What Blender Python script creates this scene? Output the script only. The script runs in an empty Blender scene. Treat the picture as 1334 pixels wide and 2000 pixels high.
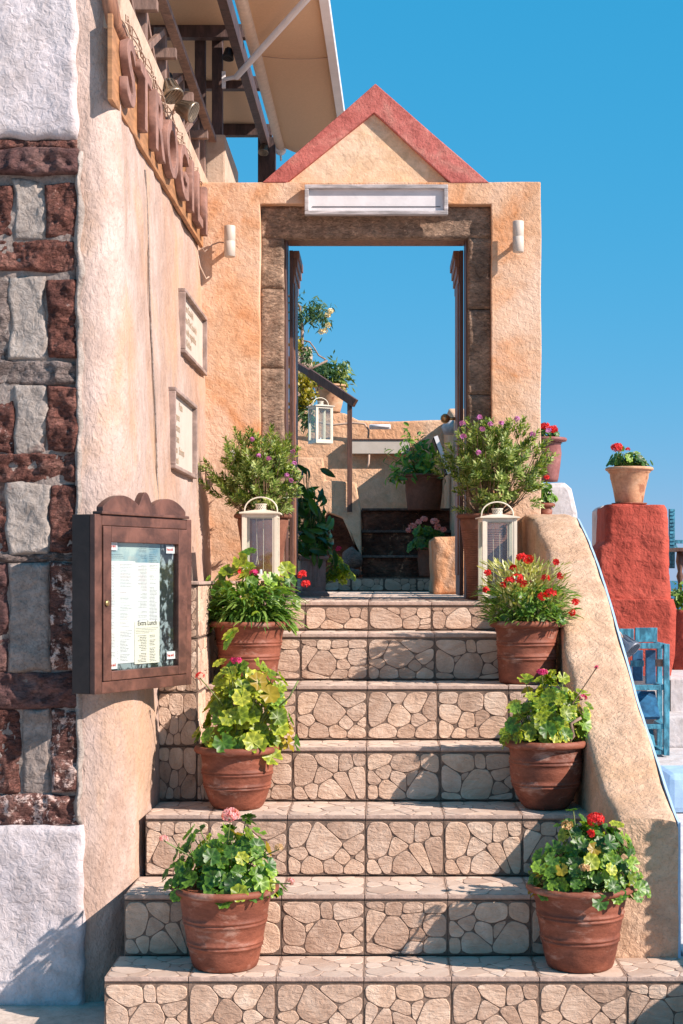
import bpy, bmesh, math, random
from mathutils import Vector, Matrix, noise
R = math.radians
random.seed(7)
scene = bpy.context.scene
col = scene.collection

# ------------------------------------------------------------------ camera, world, sun, exposure
F = 3078.0; PX = 743.0; PY = 1130.0; CH = 1.58
cam = bpy.data.cameras.new('camera'); camo = bpy.data.objects.new('camera', cam); col.objects.link(camo)
cam.sensor_fit = 'VERTICAL'; cam.sensor_height = 36.0; cam.sensor_width = 24.0
cam.lens = F/2000*36; cam.shift_x = (667-PX)/2000; cam.shift_y = (PY-1000)/2000
cam.clip_start = .05; cam.clip_end = 40000
camo.location = (0, 0, CH); camo.rotation_euler = (R(90), 0, 0)
scene.camera = camo

SUN = Vector((1, -.5, .76)).normalized()
world = bpy.data.worlds.new('World'); scene.world = world; world.use_nodes = True
wn = world.node_tree.nodes; wl = world.node_tree.links
sky = wn.new('ShaderNodeTexSky'); sky.sky_type = 'NISHITA'; sky.sun_disc = False
sky.sun_elevation = math.asin(SUN.z); sky.sun_rotation = math.atan2(SUN.x, SUN.y)
sky.altitude = 50; sky.air_density = 1.0; sky.dust_density = .1; sky.ozone_density = 4.0
STR = .13
sep = wn.new('ShaderNodeSeparateColor'); cmb = wn.new('ShaderNodeCombineColor'); wl.new(sky.outputs[0], sep.inputs[0])
for k, (gam, gain) in enumerate(((1.30, .27), (.30, .298), (.25, .455))):   # one tone curve per channel for the whole sky
    a = wn.new('ShaderNodeMath'); a.operation = 'MULTIPLY'; a.inputs[1].default_value = STR; wl.new(sep.outputs[k], a.inputs[0])
    b = wn.new('ShaderNodeMath'); b.operation = 'POWER'; b.inputs[1].default_value = gam; wl.new(a.outputs[0], b.inputs[0])
    c = wn.new('ShaderNodeMath'); c.operation = 'MULTIPLY'; c.inputs[1].default_value = gain/STR; wl.new(b.outputs[0], c.inputs[0]); wl.new(c.outputs[0], cmb.inputs[k])
wl.new(cmb.outputs[0], wn['Background'].inputs[0])
wn['Background'].inputs[1].default_value = .13
sl = bpy.data.lights.new('sun', 'SUN'); sl.energy = 4.6; sl.angle = R(.5); sl.color = (1, .88, .79)
so = bpy.data.objects.new('sun', sl); col.objects.link(so); so.location = (6, -3, 8)
so.rotation_euler = SUN.to_track_quat('Z', 'Y').to_euler()
scene.view_settings.view_transform = 'Standard'; scene.view_settings.look = 'None'
scene.view_settings.gamma = 1; scene.view_settings.use_curve_mapping = False
scene.view_settings.exposure = .88

def W(px, py, Y):
    """the point of the place at distance Y seen at photo pixel px, py"""
    return Vector(((px-PX)*Y/F, Y, CH+(PY-py)*Y/F))

# ------------------------------------------------------------------ helpers
def tag(o, label=None, cat=None, group=None, kind=None):
    if label: o['label'] = label
    if cat: o['category'] = cat
    if group: o['group'] = group
    if kind: o['kind'] = kind
    return o
def thing(name, loc, label, cat, group=None, rz=0):
    o = bpy.data.objects.new(name, None); col.objects.link(o); o.location = loc
    o.rotation_euler = (0, 0, rz); o.empty_display_size = .1
    return tag(o, label, cat, group)
def link(name, me, parent=None, loc=None, rot=None, scale=None):
    o = bpy.data.objects.new(name, me); col.objects.link(o)
    if parent: o.parent = parent
    if loc is not None: o.location = loc
    if rot is not None: o.rotation_euler = rot
    if scale is not None: o.scale = scale
    return o

class MB:
    def __init__(s): s.v = []; s.f = []
    def add(s, vs, fs):
        n = len(s.v); s.v += [tuple(v) for v in vs]; s.f += [tuple(i+n for i in f) for f in fs]
    def quad(s, a, b, c, d): s.add([a, b, c, d], [(0, 1, 2, 3)])
    def box(s, x0, x1, y0, y1, z0, z1, M=None):
        vs = [Vector(p) for p in ((x0,y0,z0),(x1,y0,z0),(x1,y1,z0),(x0,y1,z0),(x0,y0,z1),(x1,y0,z1),(x1,y1,z1),(x0,y1,z1))]
        if M: vs = [M @ v for v in vs]
        s.add(vs, [(0,3,2,1),(4,5,6,7),(0,1,5,4),(1,2,6,5),(2,3,7,6),(3,0,4,7)])
    def bar(s, a, b, w, h, up=Vector((0,0,1))):
        a = Vector(a); b = Vector(b); d = (b-a).normalized(); sd = d.cross(up)
        if sd.length < 1e-4: sd = d.cross(Vector((0,1,0)))
        sd.normalize(); u = sd.cross(d)
        vs = [p+sd*i*w/2+u*j*h/2 for p in (a, b) for i, j in ((-1,-1),(1,-1),(1,1),(-1,1))]
        s.add(vs, [(3,2,1,0),(4,5,6,7),(0,1,5,4),(1,2,6,5),(2,3,7,6),(3,0,4,7)])
    def tube(s, pts, r, n=8, r1=None, cap=True):
        pts = [Vector(p) for p in pts]; m = len(pts); rings = []; prev = None
        for i, p in enumerate(pts):
            d = (pts[min(i+1, m-1)]-pts[max(i-1, 0)]).normalized()
            if prev is None:
                a = d.cross(Vector((0,0,1)))
                if a.length < .1: a = d.cross(Vector((1,0,0)))
            else: a = prev-d*prev.dot(d)
            a.normalize(); prev = a; b = d.cross(a)
            rr = r if r1 is None else r+(r1-r)*i/(m-1)
            rings.append([p+(a*math.cos(t*2*math.pi/n)+b*math.sin(t*2*math.pi/n))*rr for t in range(n)])
        vs = [v for rg in rings for v in rg]; fs = []
        for i in range(m-1):
            for t in range(n):
                fs.append((i*n+t, i*n+(t+1) % n, (i+1)*n+(t+1) % n, (i+1)*n+t))
        if cap: fs += [tuple(range(n))[::-1], tuple((m-1)*n+t for t in range(n))]
        s.add(vs, fs)
    def lathe(s, prof, n=32, M=None, wob=0):
        vs = []; fs = []; m = len(prof)
        for i, (r, z) in enumerate(prof):
            for t in range(n):
                a = t*2*math.pi/n; rr = r*(1+wob*noise.noise(Vector((math.cos(a)*1.3, math.sin(a)*1.3, z*5))))
                v = Vector((rr*math.cos(a), rr*math.sin(a), z)); vs.append(M @ v if M else v)
        for i in range(m-1):
            for t in range(n): fs.append((i*n+t, i*n+(t+1) % n, (i+1)*n+(t+1) % n, (i+1)*n+t))
        if prof[0][0] > 1e-5: fs.append(tuple(range(n))[::-1])
        if prof[-1][0] > 1e-5: fs.append(tuple((m-1)*n+t for t in range(n)))
        s.add(vs, fs)
    def mesh(s, name, mat, smooth=False):
        me = bpy.data.meshes.new(name); me.from_pydata(s.v, [], s.f)
        for m in (mat if isinstance(mat, (list, tuple)) else [mat]): me.materials.append(m)
        if smooth: me.polygons.foreach_set('use_smooth', [True]*len(me.polygons))
        me.update(); return me
    def build(s, name, mat, parent=None, smooth=False, bevel=0, loc=None, rot=None):
        me = s.mesh(name, mat, smooth)
        if bevel:
            bm = bmesh.new(); bm.from_mesh(me); bmesh.ops.remove_doubles(bm, verts=bm.verts, dist=1e-5)
            bmesh.ops.recalc_face_normals(bm, faces=bm.faces)
            es = [e for e in bm.edges if len(e.link_faces) == 2 and e.calc_face_angle(0) > .6]
            bmesh.ops.bevel(bm, geom=es, offset=bevel, segments=2, affect='EDGES', profile=.6)
            bm.to_mesh(me); bm.free(); me.update()
        return link(name, me, parent, loc, rot)

def prism(poly, axis, a0, a1, wob=0, step=.12, seed=0):
    """poly of (u,z) extruded along Y ('y') or X ('x'); outline subdivided and made uneven"""
    pts = []
    for i, p in enumerate(poly):
        q = poly[(i+1) % len(poly)]; d = math.dist(p, q); n = max(1, int(d/step)) if wob else 1
        for k in range(n):
            u = p[0]+(q[0]-p[0])*k/n; z = p[1]+(q[1]-p[1])*k/n
            if wob:
                u += wob*noise.noise(Vector((u*3.1, z*3.1, seed))); z += wob*noise.noise(Vector((u*3.1, z*3.1, seed+9)))
            pts.append((u, z))
    mb = MB(); n = len(pts)
    if axis == 'y': vs = [(u, a0, z) for u, z in pts]+[(u, a1, z) for u, z in pts]
    else: vs = [(a0, u, z) for u, z in pts]+[(a1, u, z) for u, z in pts]
    fs = [tuple(range(n)), tuple(range(2*n-1, n-1, -1))]+[(i, n+i, n+(i+1) % n, (i+1) % n) for i in range(n)]
    mb.add(vs, fs); return mb
def px_prism(pts, Y, depth, **k):
    return prism([(W(x, y, Y).x, W(x, y, Y).z) for x, y in pts], 'y', Y, Y+depth, **k)

# ------------------------------------------------------------------ materials
def newmat(name):
    m = bpy.data.materials.new(name); m.use_nodes = True
    return m, m.node_tree.nodes, m.node_tree.links, m.node_tree.nodes['Principled BSDF']
def ramp(n, stops):
    r = n.new('ShaderNodeValToRGB'); e = r.color_ramp.elements
    while len(e) < len(stops): e.new(.5)
    for i, (p, c) in enumerate(stops): e[i].position = p; e[i].color = (*c, 1)
    return r
def nz(n, l, vec, scale, detail=6, rough=.6, dist=0):
    t = n.new('ShaderNodeTexNoise'); t.inputs['Scale'].default_value = scale; t.inputs['Detail'].default_value = detail
    t.inputs['Roughness'].default_value = rough; t.inputs['Distortion'].default_value = dist; l.new(vec, t.inputs['Vector']); return t
def coords(n, l, stretch=None, jitter=False):
    tc = n.new('ShaderNodeTexCoord'); out = tc.outputs['Object']
    if stretch or jitter:
        mp = n.new('ShaderNodeMapping'); l.new(out, mp.inputs[0]); out = mp.outputs[0]
        if stretch: mp.inputs['Scale'].default_value = stretch
        if jitter:
            oi = n.new('ShaderNodeObjectInfo'); mu = n.new('ShaderNodeMath'); mu.operation = 'MULTIPLY'; mu.inputs[1].default_value = 40
            l.new(oi.outputs['Random'], mu.inputs[0]); l.new(mu.outputs[0], mp.inputs['Location'])
    return out
def mixc(n, l, fac, a, b, mode='MIX'):
    m = n.new('ShaderNodeMix'); m.data_type = 'RGBA'; m.blend_type = mode
    for sock, v in ((0, fac), (6, a), (7, b)):
        if isinstance(v, (int, float)): m.inputs[sock].default_value = v
        elif isinstance(v, tuple): m.inputs[sock].default_value = (*v, 1)
        else: l.new(v, m.inputs[sock])
    return m.outputs[2]
def bump(n, l, p, hs, dist=.01, strength=1):
    prev = None
    for h, d in hs:
        b = n.new('ShaderNodeBump'); b.inputs['Strength'].default_value = strength; b.inputs['Distance'].default_value = d
        l.new(h, b.inputs['Height'])
        if prev: l.new(prev, b.inputs['Normal'])
        prev = b.outputs[0]
    l.new(prev, p.inputs['Normal'])

def plaster(name, c1, c2, c3, big=1.6, fine=38, bd=.006, bd2=.015, patch=None, pscale=2.5, pth=(.56, .64), stretch=None, rough=.9, grime=.25):
    m, n, l, p = newmat(name); v = coords(n, l, stretch, jitter=True)
    a = nz(n, l, v, big, 5, .6, .8); r = ramp(n, [(.34, c1), (.5, c2), (.66, c3)]); l.new(a.outputs[0], r.inputs[0])
    b = nz(n, l, v, big*7, 6, .65, .5); rb = ramp(n, [(.3, (.78, .74, .70)), (.62, (1.06, 1.04, 1.02))]); l.new(b.outputs[0], rb.inputs[0])
    c = mixc(n, l, 1.0, r.outputs[0], rb.outputs[0], 'MULTIPLY')
    if patch:
        q = nz(n, l, v, pscale, 8, .65, .3); rq = ramp(n, [(pth[0], (0,0,0)), (pth[1], (1,1,1))]); l.new(q.outputs[0], rq.inputs[0])
        c = mixc(n, l, rq.outputs[0], c, patch)
    g = nz(n, l, v, 120, 3, .7); rg = ramp(n, [(.28, (1-grime,)*3), (.5, (1, 1, 1))]); l.new(g.outputs[0], rg.inputs[0])
    c = mixc(n, l, 1.0, c, rg.outputs[0], 'MULTIPLY')
    l.new(c, p.inputs['Base Color']); p.inputs['Roughness'].default_value = rough; p.inputs['Specular IOR Level'].default_value = .25
    f = nz(n, l, v, fine, 5, .6, .6); f2 = nz(n, l, v, fine/6, 4, .55)
    bump(n, l, p, [(f2.outputs[0], bd2), (f.outputs[0], bd)])
    return m
def rock(name, c1, c2, c3, sc=14, bd=.02, speck=None, sth=(.6, .66), rot=(.9, .45, 1)):
    m, n, l, p = newmat(name); v = coords(n, l, None, jitter=True)
    mp = n.new('ShaderNodeMapping'); l.new(v, mp.inputs[0]); mp.inputs['Rotation'].default_value = (0, R(35), 0); mp.inputs['Scale'].default_value = (1, 1, 2.2)
    a = nz(n, l, v, sc*.5, 8, .7, .6); r = ramp(n, [(.32, c1), (.5, c2), (.68, c3)]); l.new(a.outputs[0], r.inputs[0]); c = r.outputs[0]
    if speck:
        q = nz(n, l, v, sc*1.4, 8, .75, .4); rq = ramp(n, [(sth[0], (0,0,0)), (sth[1], (1,1,1))]); l.new(q.outputs[0], rq.inputs[0])
        c = mixc(n, l, rq.outputs[0], c, speck)
    pt = nz(n, l, mp.outputs[0], sc*3.1, 6, .7, .8); rp_ = ramp(n, [(.34, (.45,.42,.42)), (.5, (.95,.95,.95)), (.66, (1.45,1.35,1.32))]); l.new(pt.outputs[0], rp_.inputs[0])  # highlights and dark pits of the chisel marks put into the colour
    oi = n.new('ShaderNodeObjectInfo'); ro = ramp(n, [(0, (.80,.76,.74)), (.5, (1,1,1)), (1, (1.12,1.10,1.06))]); l.new(oi.outputs['Random'], ro.inputs[0]); c = mixc(n, l, 1.0, c, ro.outputs[0], 'MULTIPLY')
    if not name.startswith(('tile', 'tread')): c = mixc(n, l, 1.0, c, rp_.outputs[0], 'MULTIPLY')
    l.new(c, p.inputs['Base Color']); p.inputs['Roughness'].default_value = .92; p.inputs['Specular IOR Level'].default_value = .2
    f = nz(n, l, mp.outputs[0], sc*1.6, 6, .62, .8); f2 = nz(n, l, v, sc*6, 4, .6)
    bump(n, l, p, [(f.outputs[0], bd), (f2.outputs[0], bd*.25)])
    return m
def plain(name, c, rough=.5, metal=0, var=.12, sc=12, bd=.0, spec=.5, stretch=None, c2=None, th=(.4, .65)):
    m, n, l, p = newmat(name); v = coords(n, l, stretch, jitter=True)
    a = nz(n, l, v, sc, 6, .65, .4)
    r = ramp(n, [(th[0], tuple(x*(1-var) for x in c)), (th[1], tuple(min(1, x*(1+var)) for x in (c2 or c)))]); l.new(a.outputs[0], r.inputs[0])
    l.new(r.outputs[0], p.inputs['Base Color']); p.inputs['Roughness'].default_value = rough; p.inputs['Metallic'].default_value = metal
    p.inputs['Specular IOR Level'].default_value = spec
    if bd:
        f = nz(n, l, v, sc*5, 4, .6); bump(n, l, p, [(f.outputs[0], bd)])
    return m
def leafmat(name, dark, mid, light, trans=.35, rough=.42, byobj=True):
    m, n, l, p = newmat(name)
    if byobj: src = n.new('ShaderNodeObjectInfo').outputs['Random']
    else: src = n.new('ShaderNodeNewGeometry').outputs['Random Per Island']
    r = ramp(n, [(0, dark), (.5, mid), (1, light)]); l.new(src, r.inputs[0])
    tc = n.new('ShaderNodeTexCoord'); a = nz(n, l, tc.outputs['Object'], 60, 4, .6); ra = ramp(n, [(.35, (.7, .75, .6)), (.65, (1.2, 1.15, 1.1))]); l.new(a.outputs[0], ra.inputs[0])
    c = mixc(n, l, 1.0, r.outputs[0], ra.outputs[0], 'MULTIPLY')
    if byobj and 'geranium' in name:
        mp = n.new('ShaderNodeMapping'); l.new(tc.outputs['Object'], mp.inputs[0]); mp.inputs['Location'].default_value = (0, -.12, 0); mp.inputs['Scale'].default_value = (1, 1, 0)
        ln = n.new('ShaderNodeVectorMath'); ln.operation = 'LENGTH'; l.new(mp.outputs[0], ln.inputs[0])
        rz_ = ramp(n, [(.0, (1.25,1.2,1.1)), (.42, (1.05,1.05,1)), (.60, (.62,.68,.6)), (.74, (1,1,1)), (1, (1.45,1.35,1.2))]); l.new(ln.outputs['Value'], rz_.inputs[0]); c = mixc(n, l, 1.0, c, rz_.outputs[0], 'MULTIPLY')
        ga = n.new('ShaderNodeTexGradient'); ga.gradient_type = 'RADIAL'; l.new(mp.outputs[0], ga.inputs[0])
        wv = n.new('ShaderNodeMath'); wv.operation = 'MULTIPLY'; wv.inputs[1].default_value = 14*math.pi; l.new(ga.outputs['Fac'], wv.inputs[0])
        sn = n.new('ShaderNodeMath'); sn.operation = 'SINE'; l.new(wv.outputs[0], sn.inputs[0]); rv_ = ramp(n, [(0, (.86,.88,.84)), (.8, (.98,.98,.96)), (.97, (1.45,1.4,1.3))])
        l.new(sn.outputs[0], rv_.inputs[0]); c = mixc(n, l, 1.0, c, rv_.outputs[0], 'MULTIPLY')
    l.new(c, p.inputs['Base Color']); p.inputs['Roughness'].default_value = rough
    t = n.new('ShaderNodeBsdfTranslucent'); tcol = mixc(n, l, 1.0, c, (1.5, 1.5, .55), 'MULTIPLY'); l.new(tcol, t.inputs[0])
    mx = n.new('ShaderNodeMixShader'); mx.inputs[0].default_value = trans
    l.new(p.outputs[0], mx.inputs[1]); l.new(t.outputs[0], mx.inputs[2]); l.new(mx.outputs[0], n['Material Output'].inputs[0])
    return m
def petal(name, a, b):
    return leafmat(name, a, tuple((x+y)/2 for x, y in zip(a, b)), b, trans=.25, rough=.6, byobj=False)

M = {}
M['pink'] = plaster('pink_plaster', (.46,.30,.225), (.46,.34,.29), (.54,.43,.39), big=1.5, fine=52, bd=.009, bd2=.013, patch=(.50,.31,.19), pscale=1.7, pth=(.50,.66), stretch=(1,1,.6), grime=.28)
M['cream'] = plaster('cream_plaster', (.50,.37,.28), (.54,.42,.33), (.50,.38,.30), fine=45, bd=.003, bd2=.006, grime=.08)
M['orange'] = plaster('orange_plaster', (.60,.27,.12), (.66,.40,.25), (.68,.47,.34), big=2.4, fine=46, bd=.006, bd2=.010, patch=(.70,.49,.36), pscale=1.3, pth=(.46,.60), grime=.18)
M['tan'] = plaster('tan_plaster', (.56,.36,.23), (.60,.40,.275), (.65,.47,.34), big=2.4, fine=52, bd=.010, bd2=.014, grime=.26, patch=(.50,.28,.16), pscale=3.2, pth=(.62,.74))
M['backtan'] = plaster('back_plaster', (.72,.40,.23), (.74,.46,.29), (.76,.51,.35), big=1.4, fine=24, bd=.012, bd2=.03, grime=.18)
M['redpl'] = plaster('red_plaster', (.36,.060,.040), (.42,.075,.052), (.46,.10,.07), fine=26, bd=.012, bd2=.05, grime=.12)
M['redband'] = plaster('red_band_plaster', (.42,.115,.10), (.50,.155,.135), (.56,.24,.20), big=5, fine=60, bd=.004, bd2=.012, grime=.25)
M['peach'] = plaster('peach_plaster', (.72,.48,.30), (.74,.54,.38), (.76,.58,.44), big=3, fine=55, bd=.003, bd2=.008, grime=.08)
M['white'] = plaster('white_plaster', (.52,.47,.49), (.57,.52,.54), (.62,.575,.595), fine=34, bd=.010, bd2=.016, grime=.14)
M['limewash'] = plaster('limewash', (.52,.49,.50), (.56,.53,.54), (.58,.55,.56), fine=16, bd=.006, bd2=.02, grime=.05)
M['mortar'] = plaster('grey_mortar', (.20,.165,.15), (.27,.225,.205), (.35,.30,.275), big=5, fine=30, bd=.014, bd2=.03, patch=(.14,.08,.065), pscale=5, pth=(.56,.66), grime=.4)
M['mortarL'] = plaster('pale_mortar', (.27,.235,.215), (.335,.295,.27), (.41,.365,.335), big=5, fine=26, bd=.014, bd2=.025, patch=(.20,.11,.09), pscale=4, pth=(.58,.68), grime=.4)
M['lava'] = rock('red_lava_stone', (.085,.036,.031), (.175,.075,.060), (.31,.165,.135), sc=13, bd=.045, speck=(.50,.36,.32), sth=(.60,.70))
M['lavaD'] = rock('dark_lava_stone', (.055,.030,.030), (.10,.052,.050), (.17,.10,.09), sc=10, bd=.018, speck=(.55,.42,.40), sth=(.64,.70))
M['lavaS'] = rock('speckled_lava_stone', (.05,.028,.028), (.13,.06,.05), (.22,.12,.10), sc=12, bd=.022, speck=(.62,.47,.42), sth=(.52,.57))
M['greyst'] = rock('grey_trachyte', (.10,.078,.072), (.18,.145,.135), (.28,.235,.22), sc=13, bd=.035)
M['jamb'] = rock('jamb_stone', (.14,.098,.072), (.26,.18,.13), (.40,.28,.20), sc=12, bd=.014, speck=(.60,.43,.31), sth=(.58,.68))
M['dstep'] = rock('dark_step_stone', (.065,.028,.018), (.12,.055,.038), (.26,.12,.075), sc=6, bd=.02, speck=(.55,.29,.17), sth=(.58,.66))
M['tile'] = rock('tile_stone', (.43,.28,.20), (.56,.39,.29), (.68,.52,.41), sc=12, bd=.010)
M['tread'] = rock('tread_stone', (.50,.36,.28), (.55,.42,.34), (.60,.48,.40), sc=12, bd=.003)
M['grout'] = plain('grout', (.185,.122,.090), .95, sc=30, var=.3, bd=.002)
M['groutL'] = plain('tread_grout', (.36,.24,.18), .95, sc=30, var=.2, bd=.002)
M['nosing'] = plain('nosing', (.44,.31,.25), .8, sc=25, var=.2, bd=.002)
M['terra'] = plaster('terracotta', (.15,.048,.030), (.225,.072,.043), (.30,.105,.066), big=5, fine=60, bd=.0014, bd2=.003, patch=(.48,.30,.235), pscale=8, pth=(.56,.76), stretch=(1,1,2.2), rough=.6, grime=.25)
M['terraB'] = plaster('brown_terracotta', (.15,.062,.040), (.19,.080,.052), (.23,.10,.066), big=6, fine=60, bd=.0012, bd2=.002, rough=.7, grime=.15)
M['terraP'] = plaster('pale_terracotta', (.50,.26,.15), (.58,.34,.20), (.62,.42,.28), big=7, fine=50, bd=.001, bd2=.002, patch=(.30,.13,.07), pscale=6, pth=(.58,.63), rough=.7, grime=.1)
M['plum'] = plaster('plum_glaze', (.22,.085,.080), (.26,.105,.10), (.30,.14,.13), big=7, fine=50, bd=.001, bd2=.002, patch=(.55,.40,.36), pscale=12, pth=(.66,.70), rough=.5, grime=.1)
M['soil'] = plain('soil', (.030,.020,.014), 1, sc=60, var=.4, bd=.01)
M['wood'] = plain('dark_wood', (.105,.046,.030), .5, sc=9, var=.35, bd=.0015, stretch=(6,6,.7))
M['woodR'] = plain('red_wood', (.26,.115,.065), .5, sc=9, var=.35, bd=.0015, stretch=(6,6,.7))
M['cabwood'] = plain('cabinet_wood', (.115,.048,.033), .48, sc=7, var=.4, bd=.0012, stretch=(1.5,1.5,1.5))
M['cabdark'] = plain('cabinet_side', (.030,.019,.016), .6, sc=9, var=.35)
M['signwood'] = plain('sign_board', (.36,.17,.075), .6, sc=9, var=.3, stretch=(1,.5,4))
M['letter'] = plain('letter_brown', (.27,.145,.115), .75, sc=14, var=.3, bd=.001)
M['perg'] = plain('pergola_wood', (.080,.042,.034), .6, sc=9, var=.4, bd=.002, stretch=(3,3,.8))
M['rail'] = plain('railing_wood', (.22,.135,.105), .65, sc=9, var=.3, bd=.002, stretch=(3,3,.8))
M['canvas'] = plain('awning_canvas', (.60,.39,.24), .95, sc=90, var=.05, bd=.0006)
M['canvasT'] = plain('canvas_hem', (.62,.47,.36), .9, sc=30, var=.08)
M['whitem'] = plain('white_metal', (.76,.74,.75), .4, sc=8, var=.05)
M['creamm'] = plain('cream_metal', (.68,.60,.48), .45, sc=12, var=.08)
M['wframe'] = plain('weathered_frame', (.36,.33,.33), .8, sc=10, var=.3, bd=.002, stretch=(.6,4,4), c2=(.44,.40,.40))
M['bframe'] = plain('brown_frame', (.30,.215,.185), .7, sc=12, var=.3, bd=.001)
M['panel'] = plain('sign_panel', (.66,.63,.64), .6, sc=9, var=.06, bd=.001)
M['panelC'] = plain('cream_panel', (.52,.45,.385), .6, sc=9, var=.06)
M['ink'] = plain('ink', (.025,.022,.03), .8, var=.1)
M['inkB'] = plain('faded_ink', (.36,.25,.16), .8, var=.2)
M['inkR'] = plain('red_ink', (.55,.05,.03), .8, var=.1)
M['paper'] = plain('paper', (.76,.73,.74), .85, sc=6, var=.03)
M['paperY'] = plain('cream_paper', (.76,.70,.60), .85, sc=6, var=.03)
M['paperB'] = plain('blue_paper', (.16,.32,.42), .7, sc=4, var=.25, c2=(.36,.42,.40))
M['marble'] = plain('dark_backing', (.025,.035,.042), .6, sc=26, var=.5, c2=(.20,.23,.24), th=(.48,.56), stretch=(1,1,.8))
M['brass'] = plain('brass', (.50,.34,.16), .35, metal=.8, sc=20, var=.25)
M['bronze'] = plain('bronze_metal', (.30,.24,.18), .38, metal=.7, sc=20, var=.25)
M['black'] = plain('black_metal', (.018,.018,.02), .45, var=.2)
M['greym'] = plain('grey_metal', (.15,.16,.19), .42, metal=.3, var=.15)
M['cable'] = plain('cable', (.46,.32,.24), .7, var=.15)
M['blue'] = plain('blue_paint', (.03,.17,.26), .55, sc=16, var=.35, bd=.001, c2=(.06,.26,.36), stretch=(2,2,.7))
M['blueShade'] = plain('shaded_blue_paint', (.012,.07,.16), .55, sc=12, var=.3, bd=.001, c2=(.02,.11,.22))  # blue darkened for inner chair boards, their shade put into the colour
M['pblue'] = plain('pale_blue_paint', (.32,.46,.62), .7, sc=12, var=.12)
M['rock'] = rock('field_stone', (.11,.075,.065), (.18,.13,.11), (.26,.20,.17), sc=12, bd=.01)
M['trunk'] = plain('bark', (.30,.20,.15), .9, sc=30, var=.3, bd=.002)
M['stem'] = plain('green_stem', (.16,.20,.06), .6, sc=30, var=.3)
M['sdry'] = plain('dry_stem', (.22,.14,.08), .8, sc=30, var=.3)
M['g_mid'] = leafmat('geranium_leaf', (.04,.12,.012), (.11,.22,.025), (.22,.36,.05))
M['g_yel'] = leafmat('yellow_geranium_leaf', (.12,.19,.012), (.27,.34,.030), (.46,.48,.075), trans=.4)
M['g_drk'] = leafmat('dark_geranium_leaf', (.022,.070,.012), (.05,.13,.018), (.12,.24,.04), trans=.3)
M['g_old'] = leafmat('old_leaf', (.28,.18,.015), (.38,.26,.02), (.42,.34,.04), trans=.4)
M['blade'] = leafmat('blade_leaf', (.05,.14,.03), (.13,.25,.05), (.30,.44,.12), byobj=False)
M['poly'] = leafmat('milkwort_leaf', (.05,.11,.015), (.20,.28,.06), (.50,.56,.24), trans=.3, byobj=False)
M['bud'] = leafmat('bud_green', (.24,.28,.07), (.48,.48,.20), (.68,.62,.36), trans=.3, byobj=False)
M['hib'] = leafmat('dark_long_leaf', (.012,.06,.012), (.04,.14,.02), (.14,.30,.04), trans=.3, rough=.3)
M['pep'] = leafmat('pointed_leaf', (.04,.14,.02), (.14,.28,.03), (.34,.48,.06), trans=.4)
M['gold'] = leafmat('golden_leaf', (.10,.12,.01), (.30,.25,.02), (.46,.36,.03), byobj=False)
M['wil'] = leafmat('grey_green_leaf', (.03,.09,.04), (.07,.15,.06), (.16,.22,.08), trans=.3, byobj=False)
M['f_red'] = petal('red_petal', (.55,.010,.012), (.80,.03,.03))
M['f_mag'] = petal('magenta_petal', (.50,.01,.12), (.70,.05,.25))
M['f_pink'] = petal('pink_petal', (.72,.22,.26), (.85,.45,.48))
M['f_pur'] = petal('purple_petal', (.42,.10,.42), (.62,.25,.60))
M['f_dry'] = petal('dried_petal', (.40,.22,.10), (.60,.40,.22))
M['f_crm'] = petal('cream_petal', (.78,.60,.40), (.85,.72,.55))
gm, gn, gl, gp = newmat('glass')
gt = gn.new('ShaderNodeBsdfTransparent'); gt.inputs[0].default_value = (.93,.96,.95,1); gg = gn.new('ShaderNodeBsdfGlossy'); gg.inputs['Roughness'].default_value = .04
gx_ = gn.new('ShaderNodeMixShader')
gx_.inputs[0].default_value = .07; gl.new(gt.outputs[0], gx_.inputs[1]); gl.new(gg.outputs[0], gx_.inputs[2]); gl.new(gx_.outputs[0], gn['Material Output'].inputs[0]); M['glass'] = gm

# ------------------------------------------------------------------ ground, sea
mb = MB(); mb.box(-40, 40, -20, 30, -.5, 0); g = mb.build('ground', plaster('paving', (.50,.41,.35), (.55,.46,.40), (.60,.51,.45), big=3, fine=20, bd=.006, bd2=.01)); tag(g, kind='structure')
mb = MB(); mb.quad((-15000,-500,-40), (15000,-500,-40), (15000,30000,-40), (-15000,30000,-40))
tag(mb.build('sea', plain('sea', (.02,.09,.16), .25, sc=.01, var=.15)), kind='structure')
mb = MB(); mb.box(1.10, 9, 4.4, 6.2, 0, .22); tag(mb.build('terrace', M['limewash']), kind='structure')
mb = MB(); mb.box(1.10, 9, 6.2, 16, 0, .40); tag(mb.build('terrace', M['limewash']), kind='structure')

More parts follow.
